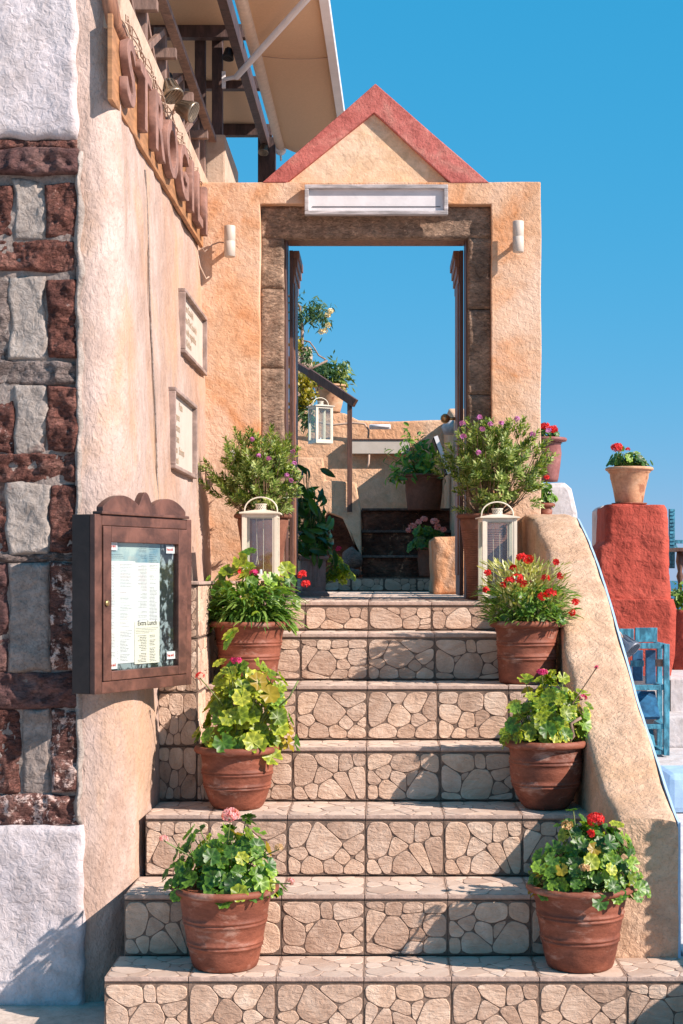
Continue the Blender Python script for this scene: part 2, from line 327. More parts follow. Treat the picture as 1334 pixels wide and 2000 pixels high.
# ------------------------------------------------------------------ crazed stone tiles
def clip(poly, nx, ny, c):
    out = []
    for i in range(len(poly)):
        p, q = poly[i], poly[(i+1) % len(poly)]
        a = nx*p[0]+ny*p[1]-c; b = nx*q[0]+ny*q[1]-c
        if a <= 0: out.append(p)
        if a*b < 0: t = a/(a-b); out.append((p[0]+(q[0]-p[0])*t, p[1]+(q[1]-p[1])*t))
    return out
def area(P): return sum(P[i][0]*P[(i+1) % len(P)][1]-P[(i+1) % len(P)][0]*P[i][1] for i in range(len(P)))/2
def cells(w, h, n, rnd):
    sd = []; tries = 0
    while len(sd) < n and tries < 4000:
        tries += 1; r = rnd.choice((.018, .030, .044, .052, .060))
        p = (rnd.uniform(.01, w-.01), rnd.uniform(.01, h-.01), r)
        if all(math.dist(p[:2], q[:2]) > (p[2]+q[2])*.80 for q in sd): sd.append(p)
    res = []
    for i, a in enumerate(sd):
        P = [(.004, .004), (w-.004, .004), (w-.004, h-.004), (.004, h-.004)]
        for j, b in enumerate(sd):
            if i == j: continue
            nx, ny = b[0]-a[0], b[1]-a[1]; d2 = nx*nx+ny*ny
            c = (b[0]**2+b[1]**2-b[2]**2-(a[0]**2+a[1]**2-a[2]**2))/2
            P = clip(P, nx, ny, c)
            if len(P) < 3: break
        if len(P) >= 3 and area(P) > 2.5e-4: res.append(P)
    return res
def inset(P, d):
    n = len(P); Q = [p for p in P]
    for i in range(n):
        p, q = P[i], P[(i+1) % n]; ex, ey = q[0]-p[0], q[1]-p[1]; L = math.hypot(ex, ey)
        if L < 1e-6: continue
        nx, ny = ey/L, -ex/L; Q = clip(Q, nx, ny, nx*p[0]+ny*p[1]-d)
        if len(Q) < 3: return Q
    return Q
def chaikin(P, k):
    for _ in range(k):
        Q = []
        for i in range(len(P)):
            p, q = P[i], P[(i+1) % len(P)]
            Q += [(p[0]*.81+q[0]*.19, p[1]*.81+q[1]*.19), (p[0]*.19+q[0]*.81, p[1]*.19+q[1]*.81)]
        P = Q
    return P
def simplify(P, e=.006):
    Q = []
    for p in P:
        if not Q or math.dist(p, Q[-1]) > e: Q.append(p)
    if len(Q) > 2 and math.dist(Q[0], Q[-1]) <= e: Q.pop()
    return Q
def variant(w, h, n, seed, relief, mat, gap):
    rnd = random.Random(seed); out = []
    mbs = MB(); mbs.box(.001, w-.001, 0, .02, .001, h-.001); slab = mbs.mesh('tile', M['grout'] if mat is M['tile'] else M['groutL'])
    for P in cells(w, h, n, rnd):
        P = simplify(P); 
        if len(P) < 3: continue
        A = inset(P, gap)
        if len(A) < 3 or area(A) < 1.2e-4: continue
        A = chaikin(A, 2); cx = sum(p[0] for p in A)/len(A); cy = sum(p[1] for p in A)/len(A); m = len(A)
        A = [(x+.0016*noise.noise(Vector((x*60, y*60, seed))), y+.0016*noise.noise(Vector((x*60, y*60, seed+5)))) for x, y in A]
        vs = []; tilt = (rnd.uniform(-.02, .02), rnd.uniform(-.02, .02))
        for s_, y in ((1.0, 0.001), (.985, -relief*.8), (.96, -relief), (.5, -relief)):
            for x, z in A:
                X = cx+(x-cx)*s_; Z = cy+(z-cy)*s_
                vs.append((X, y+(tilt[0]*(X-cx)+tilt[1]*(Z-cy) if y < 0 else 0), Z))
        vs.append((cx, -relief, cy)); fs = []
        for k in range(3):
            for i in range(m): j = (i+1) % m; fs.append((k*m+i, k*m+j, (k+1)*m+j, (k+1)*m+i))
        for i in range(m): fs.append((3*m+i, 3*m+(i+1) % m, 4*m))
        me = bpy.data.meshes.new('stone'); me.from_pydata(vs, [], fs); me.materials.append(mat)
        me.polygons.foreach_set('use_smooth', [q < 2*m for q in range(len(fs))]); me.update(); out.append(me)
    return slab, out
VR = [variant(.3, .22, n, s, .0032, M['tile'], .0013) for s, n in ((3,11),(11,10),(23,12),(37,10),(51,11),(64,9),(71,10),(83,11))]
VL = [variant(.3, .125, n, s, .0030, M['tile'], .0013) for s, n in ((5,7),(17,6),(29,6))]
VT = [variant(.3, .30, n, s, .0012, M['tread'], .0015) for s, n in ((2,15),(19,16),(33,14))]
def put_tile(var, parent, loc, rot, sx, sz):
    t = link('tile', var[0], parent, loc, rot, (sx, 1, sz))
    for me in var[1]: link('stone', me, t)
    return t

STEP = [(5.40,.220), (5.70,.441), (6.05,.676), (6.42,.896), (6.70,1.127), (7.05,1.335), (7.50,1.470)]
JX = -.657
rt = random.Random(5)
def step_tiles(parent, Y, z0, z1, xl, xr, V, h0):
    k0 = math.floor((xl-JX)/.3); x = JX+.3*k0; i = 0
    while x < xr-.01:
        a = max(x, xl); b = min(x+.3, xr)
        if b-a > .03: put_tile(V[rt.randrange(len(V))], parent, (a, Y-.012, z0), (0,0,0), (b-a)/.3, (z1-z0)/h0)
        x += .3
for i, (Y, z) in enumerate(STEP):
    z0 = 0 if i == 0 else STEP[i-1][1]; Yb = STEP[i+1][0] if i < 6 else 13.9
    xl = (-.944, -.925, -.90, -.745, -.745, -.745, -.745)[i]; xr = (1.60, .858, .835, .82, .815, .81, .80)[i]
    if i == 6: xl, xr = -.745, .80
    mb = MB(); mb.box(xl, xr, Y+.008, Yb+.05, 0 if i < 1 else z0-.03, z-.022)
    st = mb.build('landing' if i == 6 else 'stair_step', M['grout']); tag(st, kind='structure')
    step_tiles(st, Y, z0+.002, z-.024, xl, xr, VL if i == 6 else VR, .125 if i == 6 else .22)
    # treads
    x = JX+.3*math.floor((xl-JX)/.3); dep = min(Yb-Y, .45) if i < 6 else .35
    rows = [(Y, dep)] if i < 6 else [(Y+.35*k, .35) for k in range(18)]
    while x < xr-.01:
        a = max(x, xl); b = min(x+.3, xr)
        if b-a > .03:
            for ry, rd in rows:
                if ry > 9.4 and (b < -.62 or a > .62): continue
                v = VT[rt.randrange(3)]
                t = link('tile', v[0], st)
                t.matrix_local = Matrix(((((b-a)/.3), 0, 0, a), (0, 0, rd/.30, ry-.008), (0, -1, 0, z-.0035), (0, 0, 0, 1)))
                for me in v[1]: link('stone', me, t)
            m2 = MB(); m2.box(a+.0015, b-.0015, Y-.017, Y-.0085, z-.016, z-.001); m2.build('nosing', M['nosing'], st, bevel=.002)
        x += .3
# tiled block to the left of the upper steps
mb = MB(); mb.box(-1.02, -.757, 6.432, 8.498, 0, 1.553)
blk = mb.build('tiled_planter_wall', M['grout']); tag(blk, 'low wall clad in crazed stone tiles rising beside the upper steps on the left', 'wall')
zz = [.676+.2197*k for k in range(5)]
for k in range(4):
    put_tile(VR[rt.randrange(6)], blk, (-.905, 6.420, zz[k]+.002), (0,0,0), .157/.3, .2177/.22)
    for q in range(7):
        put_tile(VR[rt.randrange(6)], blk, (-.745, 6.43+.295*q, zz[k]+.002), (0,0,R(90)), .293/.3, .2177/.22)
mb = MB(); mb.box(-.90, -.735, 6.405, 8.49, 1.555, 1.568); mb.build('top_slab', M['nosing'], blk, bevel=.003)

# ------------------------------------------------------------------ left building
bld = thing('restaurant_building', (0,0,0), 'pink plastered building with a red and grey lava stone corner beside the steps', 'building')
SP = 5.86
def wall_path():
    return [(-1.13,5.872),(-1.09,5.874),(-1.045,5.885),(-1.0,5.91),(-.965,5.95),(-.935,6.0),(-.915,6.08),(-.903,6.2),(-.902,6.4),(-.902,6.8),(-.90,7.2),(-.896,7.6),(-.892,8.0),(-.888,8.35),(-.886,8.62)]
def dens(P, step):
    out = []
    for p, q in zip(P, P[1:]):
        n = max(1, int(math.dist(p, q)/step))
        out += [(p[0]+(q[0]-p[0])*k/n, p[1]+(q[1]-p[1])*k/n) for k in range(n)]
    return out+[P[-1]]
def wall_x(Y, z):
    P = wall_path()
    for p, q in zip(P, P[1:]):
        if p[1] <= Y <= q[1]: x = p[0]+(q[0]-p[0])*(Y-p[1])/max(1e-6, q[1]-p[1]); break
    else: x = P[-1][0]
    return x-.040*max(0, z-1.0)*min(1, (Y-5.86)/.25)
P = dens(wall_path(), .045); NZ = 88; Z1 = 3.79; mb = MB(); vs = []; fs = []
for (x, y) in P:
    for k in range(NZ+1):
        z = Z1*k/NZ; f = min(1, max(0, (y-5.86)/.25)); X = x-.040*max(0, z-1.0)*f
        d = .012*noise.fractal(Vector((y*2.2+x, z*1.7, 3)), .8, 2, 4)+.004*noise.noise(Vector((y*9, z*9, x)))
        e = .014*max(0, (6.0-y)/.15)*noise.noise(Vector((z*4, 1, 2)))
        if z < .5: X += .02*(.5-z)*f
        vs.append((X+d*f+e, y-d*(1-f), z))
for i in range(len(P)-1):
    for k in range(NZ): a = i*(NZ+1)+k; b = (i+1)*(NZ+1)+k; fs.append((a, b, b+1, a+1))
mb.add(vs, fs); mb.build('pink_wall', M['pink'], bld, smooth=True)
mb = MB(); mb.box(-3.5, -1.14, 5.93, 9.6, 0, 3.66); mb.box(-1.14, -1.03, 6.2, 8.84, 0, 3.66); mb.build('wall_core', M['mortar'], bld)
# cream upper band
mb = prism([(-1.20, 3.64), (-1.00, 3.64), (-.975, 3.67), (-.962, 3.80), (-1.20, 3.80)], 'y', 5.90, 8.9, 0)
mb.build('cream_parapet', M['cream'], bld, bevel=.006)
mb = MB(); mb.tube([(-1.03, 5.87, 3.90), (-1.02, 5.875, 3.78)]+[(-.995+.004*noise.noise(Vector((k*.9, 0, 0))), 5.88+k*.10, 3.655+.012*noise.noise(Vector((k*1.3, 5, 0)))) for k in range(30)], .030, 7); mb.build('brown_trim', M['woodR'], bld, smooth=True)
# front facing white plaster above and below the stones
def rough_face(x0, x1, z0, z1, yf, depth, amp, nx, nz_, mat, name, parent, fr=7, edge=.02, seed=0, jag=.0, sm=True, er=.014):
    mb = MB(); vs = []; fs = []
    for i in range(nx+1):
        for k in range(nz_+1):
            u, v = i/nx, k/nz_; x = x0+(x1-x0)*u; z = z0+(z1-z0)*v
            eu = min(u, 1-u)*(x1-x0); ev = min(v, 1-v)*(z1-z0); e = min(eu, ev)
            rnd = 1-min(1, e/edge) if edge else 0
            y = yf+rnd*rnd*min(depth*.6, er)-amp*noise.fractal(Vector((x*fr+seed, z*fr, seed)), .7, 2.1, 5)*(1-.5*rnd)
            if amp > .02:
                y -= .007*abs(noise.noise(Vector(((x*.8+z*.55)*38+seed, (z*.8-x*.55)*16, seed))))*(1-rnd)
            if jag:
                x += jag*noise.noise(Vector((x*9, z*9, seed)))*(1 if min(u, 1-u) < .2 else .3); z += jag*noise.noise(Vector((x*9, z*9, seed+4)))
            vs.append((x, y, z))
    m = nz_+1
    for i in range(nx):
        for k in range(nz_): a = i*m+k; fs.append((a, a+m, a+m+1, a+1))
    n = len(vs); rim = [i*m for i in range(nx+1)]+[nx*m+k for k in range(1, m)]+[i*m+m-1 for i in range(nx-1, -1, -1)]+[k for k in range(m-2, 0, -1)]
    vs += [(vs[i][0], yf+depth, vs[i][2]) for i in rim]; L = len(rim)
    for i in range(L): j = (i+1) % L; fs.append((rim[j], rim[i], n+i, n+j))
    mb.add(vs, fs); return mb.build(name, mat, parent, smooth=sm)
def sx(px): return (px-PX)*SP/F
def sz(py): return CH+(PY-py)*SP/F
rough_face(-2.6, sx(150), sz(272), 4.2, SP-.018, .1, .010, 130, 40, M['white'], 'plaster', bld, fr=2.5, edge=.010, seed=3, jag=.020)
rough_face(-2.6, sx(164), -.02, sz(1612), SP-.026, .1, .010, 130, 40, M['white'], 'plaster', bld, fr=2.5, edge=.02, seed=8, jag=.016)
rough_face(-2.6, sx(156), sz(1625), sz(270), SP+.014, .1, .012, 30, 90, M['mortar'], 'mortar_bed', bld, fr=9, edge=0, seed=5)
rough_face(sx(147), sx(160), sz(1612), sz(292), SP-.008, .07, .014, 5, 150, M['mortarL'], 'mortar_seam', bld, fr=14, edge=.010, er=.02, seed=15, jag=.020)
ST = [  # px x0,x1,y0,y1, material, depth proud
 (-120,152,292,340,'lavaD',.030), (-120,148,274,291,'lava',.012),
 (-60,22,362,458,'lava',.0), (26,90,352,466,'mortarL',.004), (90,148,360,459,'lava',.006), (-120,-62,356,462,'greyst',.0),
 (-120,143,468,526,'lava',.004),
 (-70,18,548,702,'greyst',.0), (21,86,540,702,'mortarL',.006), (92,145,548,694,'lava',.008),
 (-120,148,706,750,'greyst',.004),
 (-60,28,758,884,'lava',.0), (32,91,754,886,'mortarL',.004), (93,149,757,882,'lava',.010),
 (-120,146,888,942,'lava',.004),
 (-60,12,948,1078,'lava',.0), (15,96,945,1080,'mortarL',.006), (99,147,950,1076,'lava',.006),
 (-120,146,1082,1096,'greyst',.0),
 (-60,14,1100,1310,'lavaD',.0), (18,94,1098,1312,'mortar',.008), (98,151,1100,1310,'lavaS',.006),
 (-120,152,1314,1380,'lavaD',.006),
 (-60,38,1386,1548,'lava',.0), (43,94,1384,1550,'mortar',.004), (98,151,1388,1548,'lavaS',.008),
 (-120,150,1554,1612,'lavaS',.008)]
for i, (x0, x1, y0, y1, mt, pr) in enumerate(ST):
    w = sx(x1)-sx(x0); h = sz(y0)-sz(y1)
    chis = mt not in ('mortarL', 'mortar')
    rough_face(sx(x0-2)+.001, sx(x1+2)-.001, sz(y1+2)+.001, sz(y0-2)-.001, SP-pr+.006, .055, .022 if chis else .010, max(6, int(w/.008)), max(6, int(h/.008)), M[mt], 'stone' if chis else 'mortared_stone', bld, fr=13 if chis else 6, edge=.012, er=.010, seed=i*3.7, jag=.012 if chis else .022)

# ------------------------------------------------------------------ gateway
GY = 8.5
gate = thing('gateway', (0, GY, 0), 'orange plastered gateway with a red edged triangular pediment at the head of the steps', 'gateway')
def gp_(pts): return [(W(x, y, GY).x, W(x, y, GY).z) for x, y in pts]
def local(o): o.location = (0, -GY, 0); return o
zb = 1.40; xo0 = W(508, 0, GY).x; xo1 = W(960, 0, GY).x; zt = W(0, 398, GY).z; zg = W(0, 355, GY).z
poly = [(-1.00, zb), (xo0, zb), (xo0, zt), (xo1, zt), (xo1, zb), (W(1057,0,GY).x, zb), (W(1057,0,GY).x, zg), (-1.00, zg)]
local(prism(poly, 'y', GY, GY+.36, .006, .1, 3).build('plaster_wall', M['orange'], gate, bevel=.006))
tri = gp_([(512,357),(733,163),(955,357)]); ti = gp_([(560,357),(730,220),(880,357)])
# red raking bands
rb = [tri[0], tri[1], tri[2], ti[2], ti[1], ti[0]]
local(prism(rb, 'y', GY-.004, GY+.33, .003, .1, 1).build('red_pediment_band', M['redband'], gate, bevel=.006))
z2 = .004
local(prism([(ti[0][0]-.01, ti[0][1]+z2), (ti[1][0], ti[1][1]+.01), (ti[2][0]+.01, ti[2][1]+z2)], 'y', GY+.028, GY+.30).build('pediment_panel', M['peach'], gate))
# stone surround
FY = GY+.055
def jst(x0, x1, y0, y1, s):
    a = W(x0, y1, GY); b = W(x1, y0, GY)
    local(rough_face(a.x, b.x, a.z, b.z, FY, .063, .010, max(4, int((b.x-a.x)/.012)), max(6, int((b.z-a.z)/.02)), M['jamb'], 'stone', gate, fr=9, edge=.006, er=.006, seed=s, jag=.005))
for k, (y0, y1) in enumerate(((462,560),(562,716),(718,872),(874,1175))): jst(507, 553, y0-1, y1, k*5)
for k, (y0, y1) in enumerate(((462,600),(602,768),(770,930),(932,1175))): jst(915, 962, y0-1, y1, 30+k*5)
jst(507, 962, 397, 461, 60)
# inner wooden frame
mb = MB(); X0 = W(553,0,GY+.12).x; X1 = W(913,0,GY+.12).x
zl = W(0, 447, GY+.12).z
mb.box(X0, X0+.018, .12, .34, 1.47, zl); mb.box(X1-.008, X1+.012, .12, .34, 1.47, zl); mb.box(X0+.019, X1-.009, .121, .34, zl-.022, zl)
mb.build('door_frame', M['wood'], gate, bevel=.003)
mb = MB(); mb.box(X0+.019, X1-.009, .125, .335, zl-.050, zl-.023); mb.build('frame_head', M['woodR'], gate, bevel=.003)
for s, xh in ((1, X0+.020), (-1, X1-.010)):
    y0, y1 = .345, .80; x0, x1 = (xh, xh+.022) if s > 0 else (xh-.022, xh)
    mb = MB(); mb.box(x0, x1, y0, y1, 1.485, zl-.07)
    d = mb.build('door_leaf', M['wood'], gate, bevel=.003)
    xi = x1 if s > 0 else x0
    for (a, b) in ((1.6, 2.15), (2.25, 3.25)):
        m2 = MB(); m2.box(xi-.008 if s < 0 else xi-.002, xi+.002 if s < 0 else xi+.008, y0+.08, y1-.08, a, b); m2.build('door_panel', M['woodR'], d, bevel=.002)
    m2 = MB(); 
    for q in range(4):
        m2.box(min(xi, xi+s*(.008+.009*q)), max(xi, xi+s*(.008+.009*q)), y0+.003*q, y1-.003*q, zl-.25+.045*q, zl-.205+.045*q)
    m2.build('moulding', M['woodR'], d, bevel=.004)
    if s < 0:
        m2 = MB(); m2.tube([(xi, .72, W(0,817,9.2).z), (xi-.05, .72, W(0,817,9.2).z)], .010, 8)
        m2.lathe([(0,-.028),(.016,-.025),(.028,-.010),(.030,0),(.028,.010),(.016,.025),(0,.028)], 16, Matrix.Translation((xi-.065, .72, W(0,817,9.2).z)) @ Matrix.Rotation(R(90), 4, 'Y'))
        m2.build('door_knob', M['brass'], d, smooth=True)
# plaque over the door
pq = thing('name_plaque', W(735, 420, 8.46), 'long white plaque in a weathered grey frame fixed over the doorway', 'sign')
PW = W(875,0,8.46).x-W(595,0,8.46).x; PH = (420-361)*8.46/F
def frame_parts(t, w, h, fw, fd, fmat, pmat, y=0):
    mb = MB(); mb.box(-w/2+fw, w/2-fw, y+.012, y+.03, fw, h-fw); mb.build('panel', pmat, t)
    for (a, b, c, d) in ((-w/2, w/2, h-fw, h), (-w/2, w/2, 0, fw), (-w/2, -w/2+fw, fw+.0005, h-fw-.0005), (w/2-fw, w/2, fw+.0005, h-fw-.0005)):
        mb = MB(); mb.box(a, b, y-.012, y+.03, c, d); mb.build('frame_rail', fmat, t, bevel=.004)
frame_parts(pq, PW, PH, .022, .04, M['wframe'], M['panel'])
mb = MB(); mb.box(-PW/2+.04, PW/2-.04, .0095, .0125, .045, .049); mb.build('black_line', M['ink'], pq)
# wall sconces
def sconce(px, py, lab):
    c = W(px, py, 8.42); t = thing('wall_light', (c.x, 8.5, c.z), lab, 'wall light', 'cylinder lights on the gateway')
    mb = MB(); mb.lathe([(.026,-.083),(.030,-.080),(.030,-.002),(.0285,0),(.030,.002),(.030,.080),(.028,.083)], 24, Matrix.Translation((0,-.085,0))); o = mb.build('shade', M['panelC'], t, smooth=False)
    o.data.polygons.foreach_set('use_smooth', [len(p.vertices) == 4 for p in o.data.polygons])
    mb = MB(); mb.tube([(0,0,-.02),(0,-.06,-.02)], .012, 10); mb.lathe([(.022,0),(.022,.010)], 16, Matrix.Translation((0,0,-.02)) @ Matrix.Rotation(R(90), 4, 'X')); mb.build('bracket', M['greym'], t)
sconce(449, 472, 'cream cylinder wall light left of the doorway, near the letter sign')
sconce(1012, 463, 'cream cylinder wall light right of the doorway, casting a shadow on the pier')
mb = MB(); mb.tube([W(392,480,8.44), W(400,492,8.44), W(415,478,8.46), W(428,473,8.47), W(438,474,8.47)], .004, 6); mb.tube([W(386,498,8.4), W(390,520,8.42), W(402,545,8.44), W(408,540,8.46)], .006, 6)
tag(mb.build('cable', M['cable'], smooth=True), 'pale cable running from the letter sign to the left wall light', 'cable')

# ------------------------------------------------------------------ parapet on the right
PS = [(5.66,.715,.85,1.07),(5.78,.75,.845,1.07),(5.87,.80,.82,1.065),(6.0,.89,.805,1.055),(6.2,1.0,.80,1.045),(6.42,1.10,.79,1.043),(6.6,1.22,.785,1.038),(6.81,1.37,.785,1.024),(7.0,1.48,.785,1.02),(7.32,1.63,.785,1.018),(7.67,1.77,.78,1.016),(8.05,1.90,.765,1.008),(8.498,1.93,.755,1.0)]
def interp(Y, tab):
    for p, q in zip(tab, tab[1:]):
        if p[0] <= Y <= q[0]:
            t = (Y-p[0])/(q[0]-p[0]); return [a+(b-a)*t for a, b in zip(p, q)]
    return list(tab[-1])
par = thing('stair_parapet', (0,0,0), 'sloping tan plastered parapet running down the right side of the steps', 'wall')
vs = []; fs = []; NY = 110; ring = None
for i in range(NY+1):
    Y = 5.66+(8.498-5.66)*i/NY; _, zt_, xi, xo = interp(Y, PS); pts = []
    for k in range(14): pts.append((xi, -.02+(zt_-.04)*k/13))
    for k in range(1, 5): a = k*math.pi/10; pts.append((xi+.04*(1-math.cos(a)), zt_-.06+.04+.0+(.04*math.sin(a)-.0)-.02+.0))
    for k in range(1, 12): pts.append((xi+.045+(xo-.03-xi-.045)*k/11, zt_))
    pts += [(xo-.008, zt_-.008), (xo, zt_-.03)]
    pts += [(xo, zt_-.03-(zt_-.01)*k/8) for k in range(1, 9)]
    for (x, z) in pts:
        d = .012*noise.fractal(Vector((x*4, Y*3.2, z*3.2)), .8, 2, 4)+.012*noise.noise(Vector((x*2, Y*1.4, z*1.5)))
        vs.append((x-(d if x < .9 else -.3*d), Y+(d*.3 if i else 0), z+(d if z > .05 else 0)))
    ring = len(pts)
for i in range(NY):
    for k in range(ring-1): a = i*ring+k; fs.append((a+ring, a, a+1, a+ring+1))
mb = MB(); mb.add(vs, fs); mb.build('sloping_wall', M['tan'], par, smooth=True)
mb = MB(); mb.add([(x, y-.0005, z) for x, y, z in vs[:ring]], [tuple(range(ring))]); mb.build('end_face', M['tan'], par)
m2 = MB(); vs = []; fs = []
for i in range(NY+1):
    Y = 5.66+(8.498-5.66)*i/NY; zt_, xo = interp(Y, PS)[1::2]; j = .004*noise.noise(Vector((Y*9, 0, 0)))
    vs += [(xo-.002, Y, 0), (xo-.002, Y, zt_-.010+j), (xo+.008, Y, zt_-.014+j), (xo+.010, Y, 0)]
for i in range(NY):
    for k in range(3): a = i*4+k; fs.append((a+4, a, a+1, a+5))
fs.append((0,1,2,3)); m2.add(vs, fs); m2.build('pale_blue_edge', M['pblue'], par)
mb = MB(); mb.box(.76, 1.0, 8.865, 9.55, 0, 1.93); mb.build('rear_wall', M['tan'], par, bevel=.02)
mb = MB(); mb.box(.875, .998, 8.50, 8.86, 0, 1.92); mb.build('rear_wall', M['tan'], par, bevel=.01)

# ------------------------------------------------------------------ menu cabinet
A = Vector((-1.024, 5.68, 0)); B = Vector((-.742, 6.235, 0)); ang = math.atan2((B-A).y, (B-A).x)
CW = (B-A).length; zc = W(0, 1357, 5.68).z; CHh = .652
cab = thing('menu_cabinet', (A.x, A.y, zc), 'dark brown wooden menu case with a glazed door hanging on the pink wall corner', 'menu case', rz=ang)
mb = MB(); mb.box(0, CW, .030, .110, 0, CHh); mb.build('case', M['cabdark'], cab, bevel=.004)
fw = .075; fb = .062
def rail_(x0, x1, z0, z1, y0=0, y1=.029, nm='door_rail', mt='cabwood'):
    m = MB(); m.box(x0, x1, y0, y1, z0, z1); return m.build(nm, M[mt], cab, bevel=.003)
rail_(0, .042, 0, CHh, .006); rail_(CW-.036, CW, 0, CHh, .006)
rail_(.0435, CW-.0375, 0, .044, .006); rail_(.0435, CW-.0375, CHh-.040, CHh, .006)
rail_(.0435, .092, .0455, CHh-.0415, 0, nm='door_stile'); rail_(CW-.098, CW-.0375, .0455, CHh-.0415, 0, nm='door_stile')
rail_(.0925, CW-.0985, .0455, .080, 0, nm='door_stile'); rail_(.0925, CW-.0985, CHh-.100, CHh-.0415, 0, nm='door_stile')
gx0, gx1, gz0, gz1 = .0925, CW-.0985, .080, CHh-.100
# crest
cr = []; W2 = CW-.09
for k in range(61):
    u = k/60; 
    a = .040*max(0, math.sin(math.pi*min(1, u/.42)))**.8 if u < .42 else (.055*max(0, math.sin(math.pi*(u-.42)/.16))**.9 if u < .58 else .040*max(0, math.sin(math.pi*(u-.58)/.42))**.8)
    base = .028+.010*math.sin(math.pi*u)
    cr.append((.045+W2*u, CHh+base+a))
mb = prism([(.045, CHh+.001), ]+cr+[(.045+W2, CHh+.001)], 'y', .004, .034); mb.build('crest', M['cabwood'], cab, bevel=.002)
m = MB(); m.box(.03, CW-.03, -.004, .04, CHh+.0015, CHh+.012); m.build('moulding', M['cabwood'], cab, bevel=.002)
m = MB(); m.box(gx0, gx1, .0265, .0285, gz0, gz1); m.build('backing', M['marble'], cab)
def sheet(x0, x1, z0, z1, y, mt, nm='menu_sheet'):
    m = MB(); m.box(x0, x1, y-.0008, y, z0, z1); return m.build(nm, M[mt], cab)
gw = gx1-gx0; gh = gz1-gz0
def gx(u): return gx0+gw*u
def gz(v): return gz0+gh*v
sheet(gx(.005), gx(.79), gz(.80), gz(.998), .0255, 'paperB', 'blue_menu_sheet')
sheet(gx(.012), gx(.41), gz(.05), gz(.855), .0245, 'paper')
sheet(gx(.40), gx(.775), gz(.37), gz(.845), .0235, 'paper')
sheet(gx(.395), gx(.77), gz(.035), gz(.372), .0225, 'paperY', 'lunch_menu_sheet')
def lines(x0, x1, z0, z1, y, n, right=False, seed=0, th=.0011, mat='ink', blank=.16):
    rr = random.Random(seed); m = MB(); z = z1; stp = (z1-z0)/n; ln = x1-x0
    for k in range(n):
        z -= stp
        if rr.random() < blank: ln = (x1-x0)*rr.uniform(.75, 1); continue
        L = ln*rr.uniform(.55, 1); a = x1-L if right else x0; x = a
        while x < a+L:
            w = rr.uniform(.006, .02); e = min(x+w, a+L); m.box(x, e, y-.0004, y, z, z+th); x = e+.0025
    o = m.build('menu_print', M[mat], cab); o['kind'] = 'stuff'; return o
lines(gx(.015), gx(.115), gz(.07), gz(.84), .0236, 66, True, 1); lines(gx(.19), gx(.37), gz(.07), gz(.84), .0236, 66, False, 2); lines(gx(.15), gx(.165), gz(.07), gz(.84), .0236, 40, False, 3)
lines(gx(.44), gx(.58), gz(.385), gz(.835), .0226, 40, True, 4); lines(gx(.62), gx(.76), gz(.385), gz(.835), .0226, 40, False, 5)
lines(gx(.43), gx(.57), gz(.05), gz(.27), .0216, 17, True, 6, th=.0018); lines(gx(.62), gx(.75), gz(.05), gz(.27), .0216, 17, False, 7, th=.0018); lines(gx(.41), gx(.75), gz(.28), gz(.33), .0216, 4, False, 8, blank=0)
lines(gx(.06), gx(.3), gz(.865), gz(.985), .0246, 9, False, 9); lines(gx(.45), gx(.58), gz(.865), gz(.985), .0246, 9, True, 10); lines(gx(.62), gx(.77), gz(.82), gz(.985), .0246, 11, False, 11)
def text(s, size, mat, parent, loc, rot, name='lettering', ext=0, align='LEFT', bold=0, sxx=1, bev=0):
    c = bpy.data.curves.new('txt', 'FONT'); c.body = s; c.size = size; c.extrude = ext; c.align_x = align; c.offset = bold; c.fill_mode = 'BOTH'; c.resolution_u = 3; c.bevel_depth = bev
    o = bpy.data.objects.new('txt', c); me = bpy.data.meshes.new_from_object(o); bpy.data.objects.remove(o); bpy.data.curves.remove(c)
    me.materials.clear(); me.materials.append(M[mat]); me.name = name
    return link(name, me, parent, loc, rot, (sxx, 1, 1))
text('Extra Lunch', .026, 'ink', cab, (gx(.585), .0214, gz(.343)), (R(90),0,0), align='CENTER', bold=.0004)
for (u, v) in ((.0, .94), (.86, .925), (.0, .012), (.87, .055)):
    m = MB(); m.box(gx(u)+.001, gx(u)+.058, .0175, .0185, gz(v), gz(v)+.030); st = m.build('sticker', M['paper'], cab)
    text('Free wi-fi', .0155, 'inkR', cab, (gx(u)+.0035, .0170, gz(v)+.010), (R(90),0,0), bold=.0006, sxx=.72)
m = MB(); m.box(gx0+.0005, gx1-.0005, .012, .014, gz0+.0005, gz1-.0005); m.build('glass_pane', M['glass'], cab)
m = MB(); m.lathe([(.011,0),(.011,.006),(.006,.008),(.0,.008)], 16, Matrix.Translation((.060, -.0005, CHh*.505)) @ Matrix.Rotation(R(90), 4, 'X')); m.build('lock', M['brass'], cab, smooth=True)
for q in (.12, .48): m = MB(); m.box(.12, CW-.04, .111, .20, q, q+.06); m.build('wall_batten', M['cabdark'], cab)

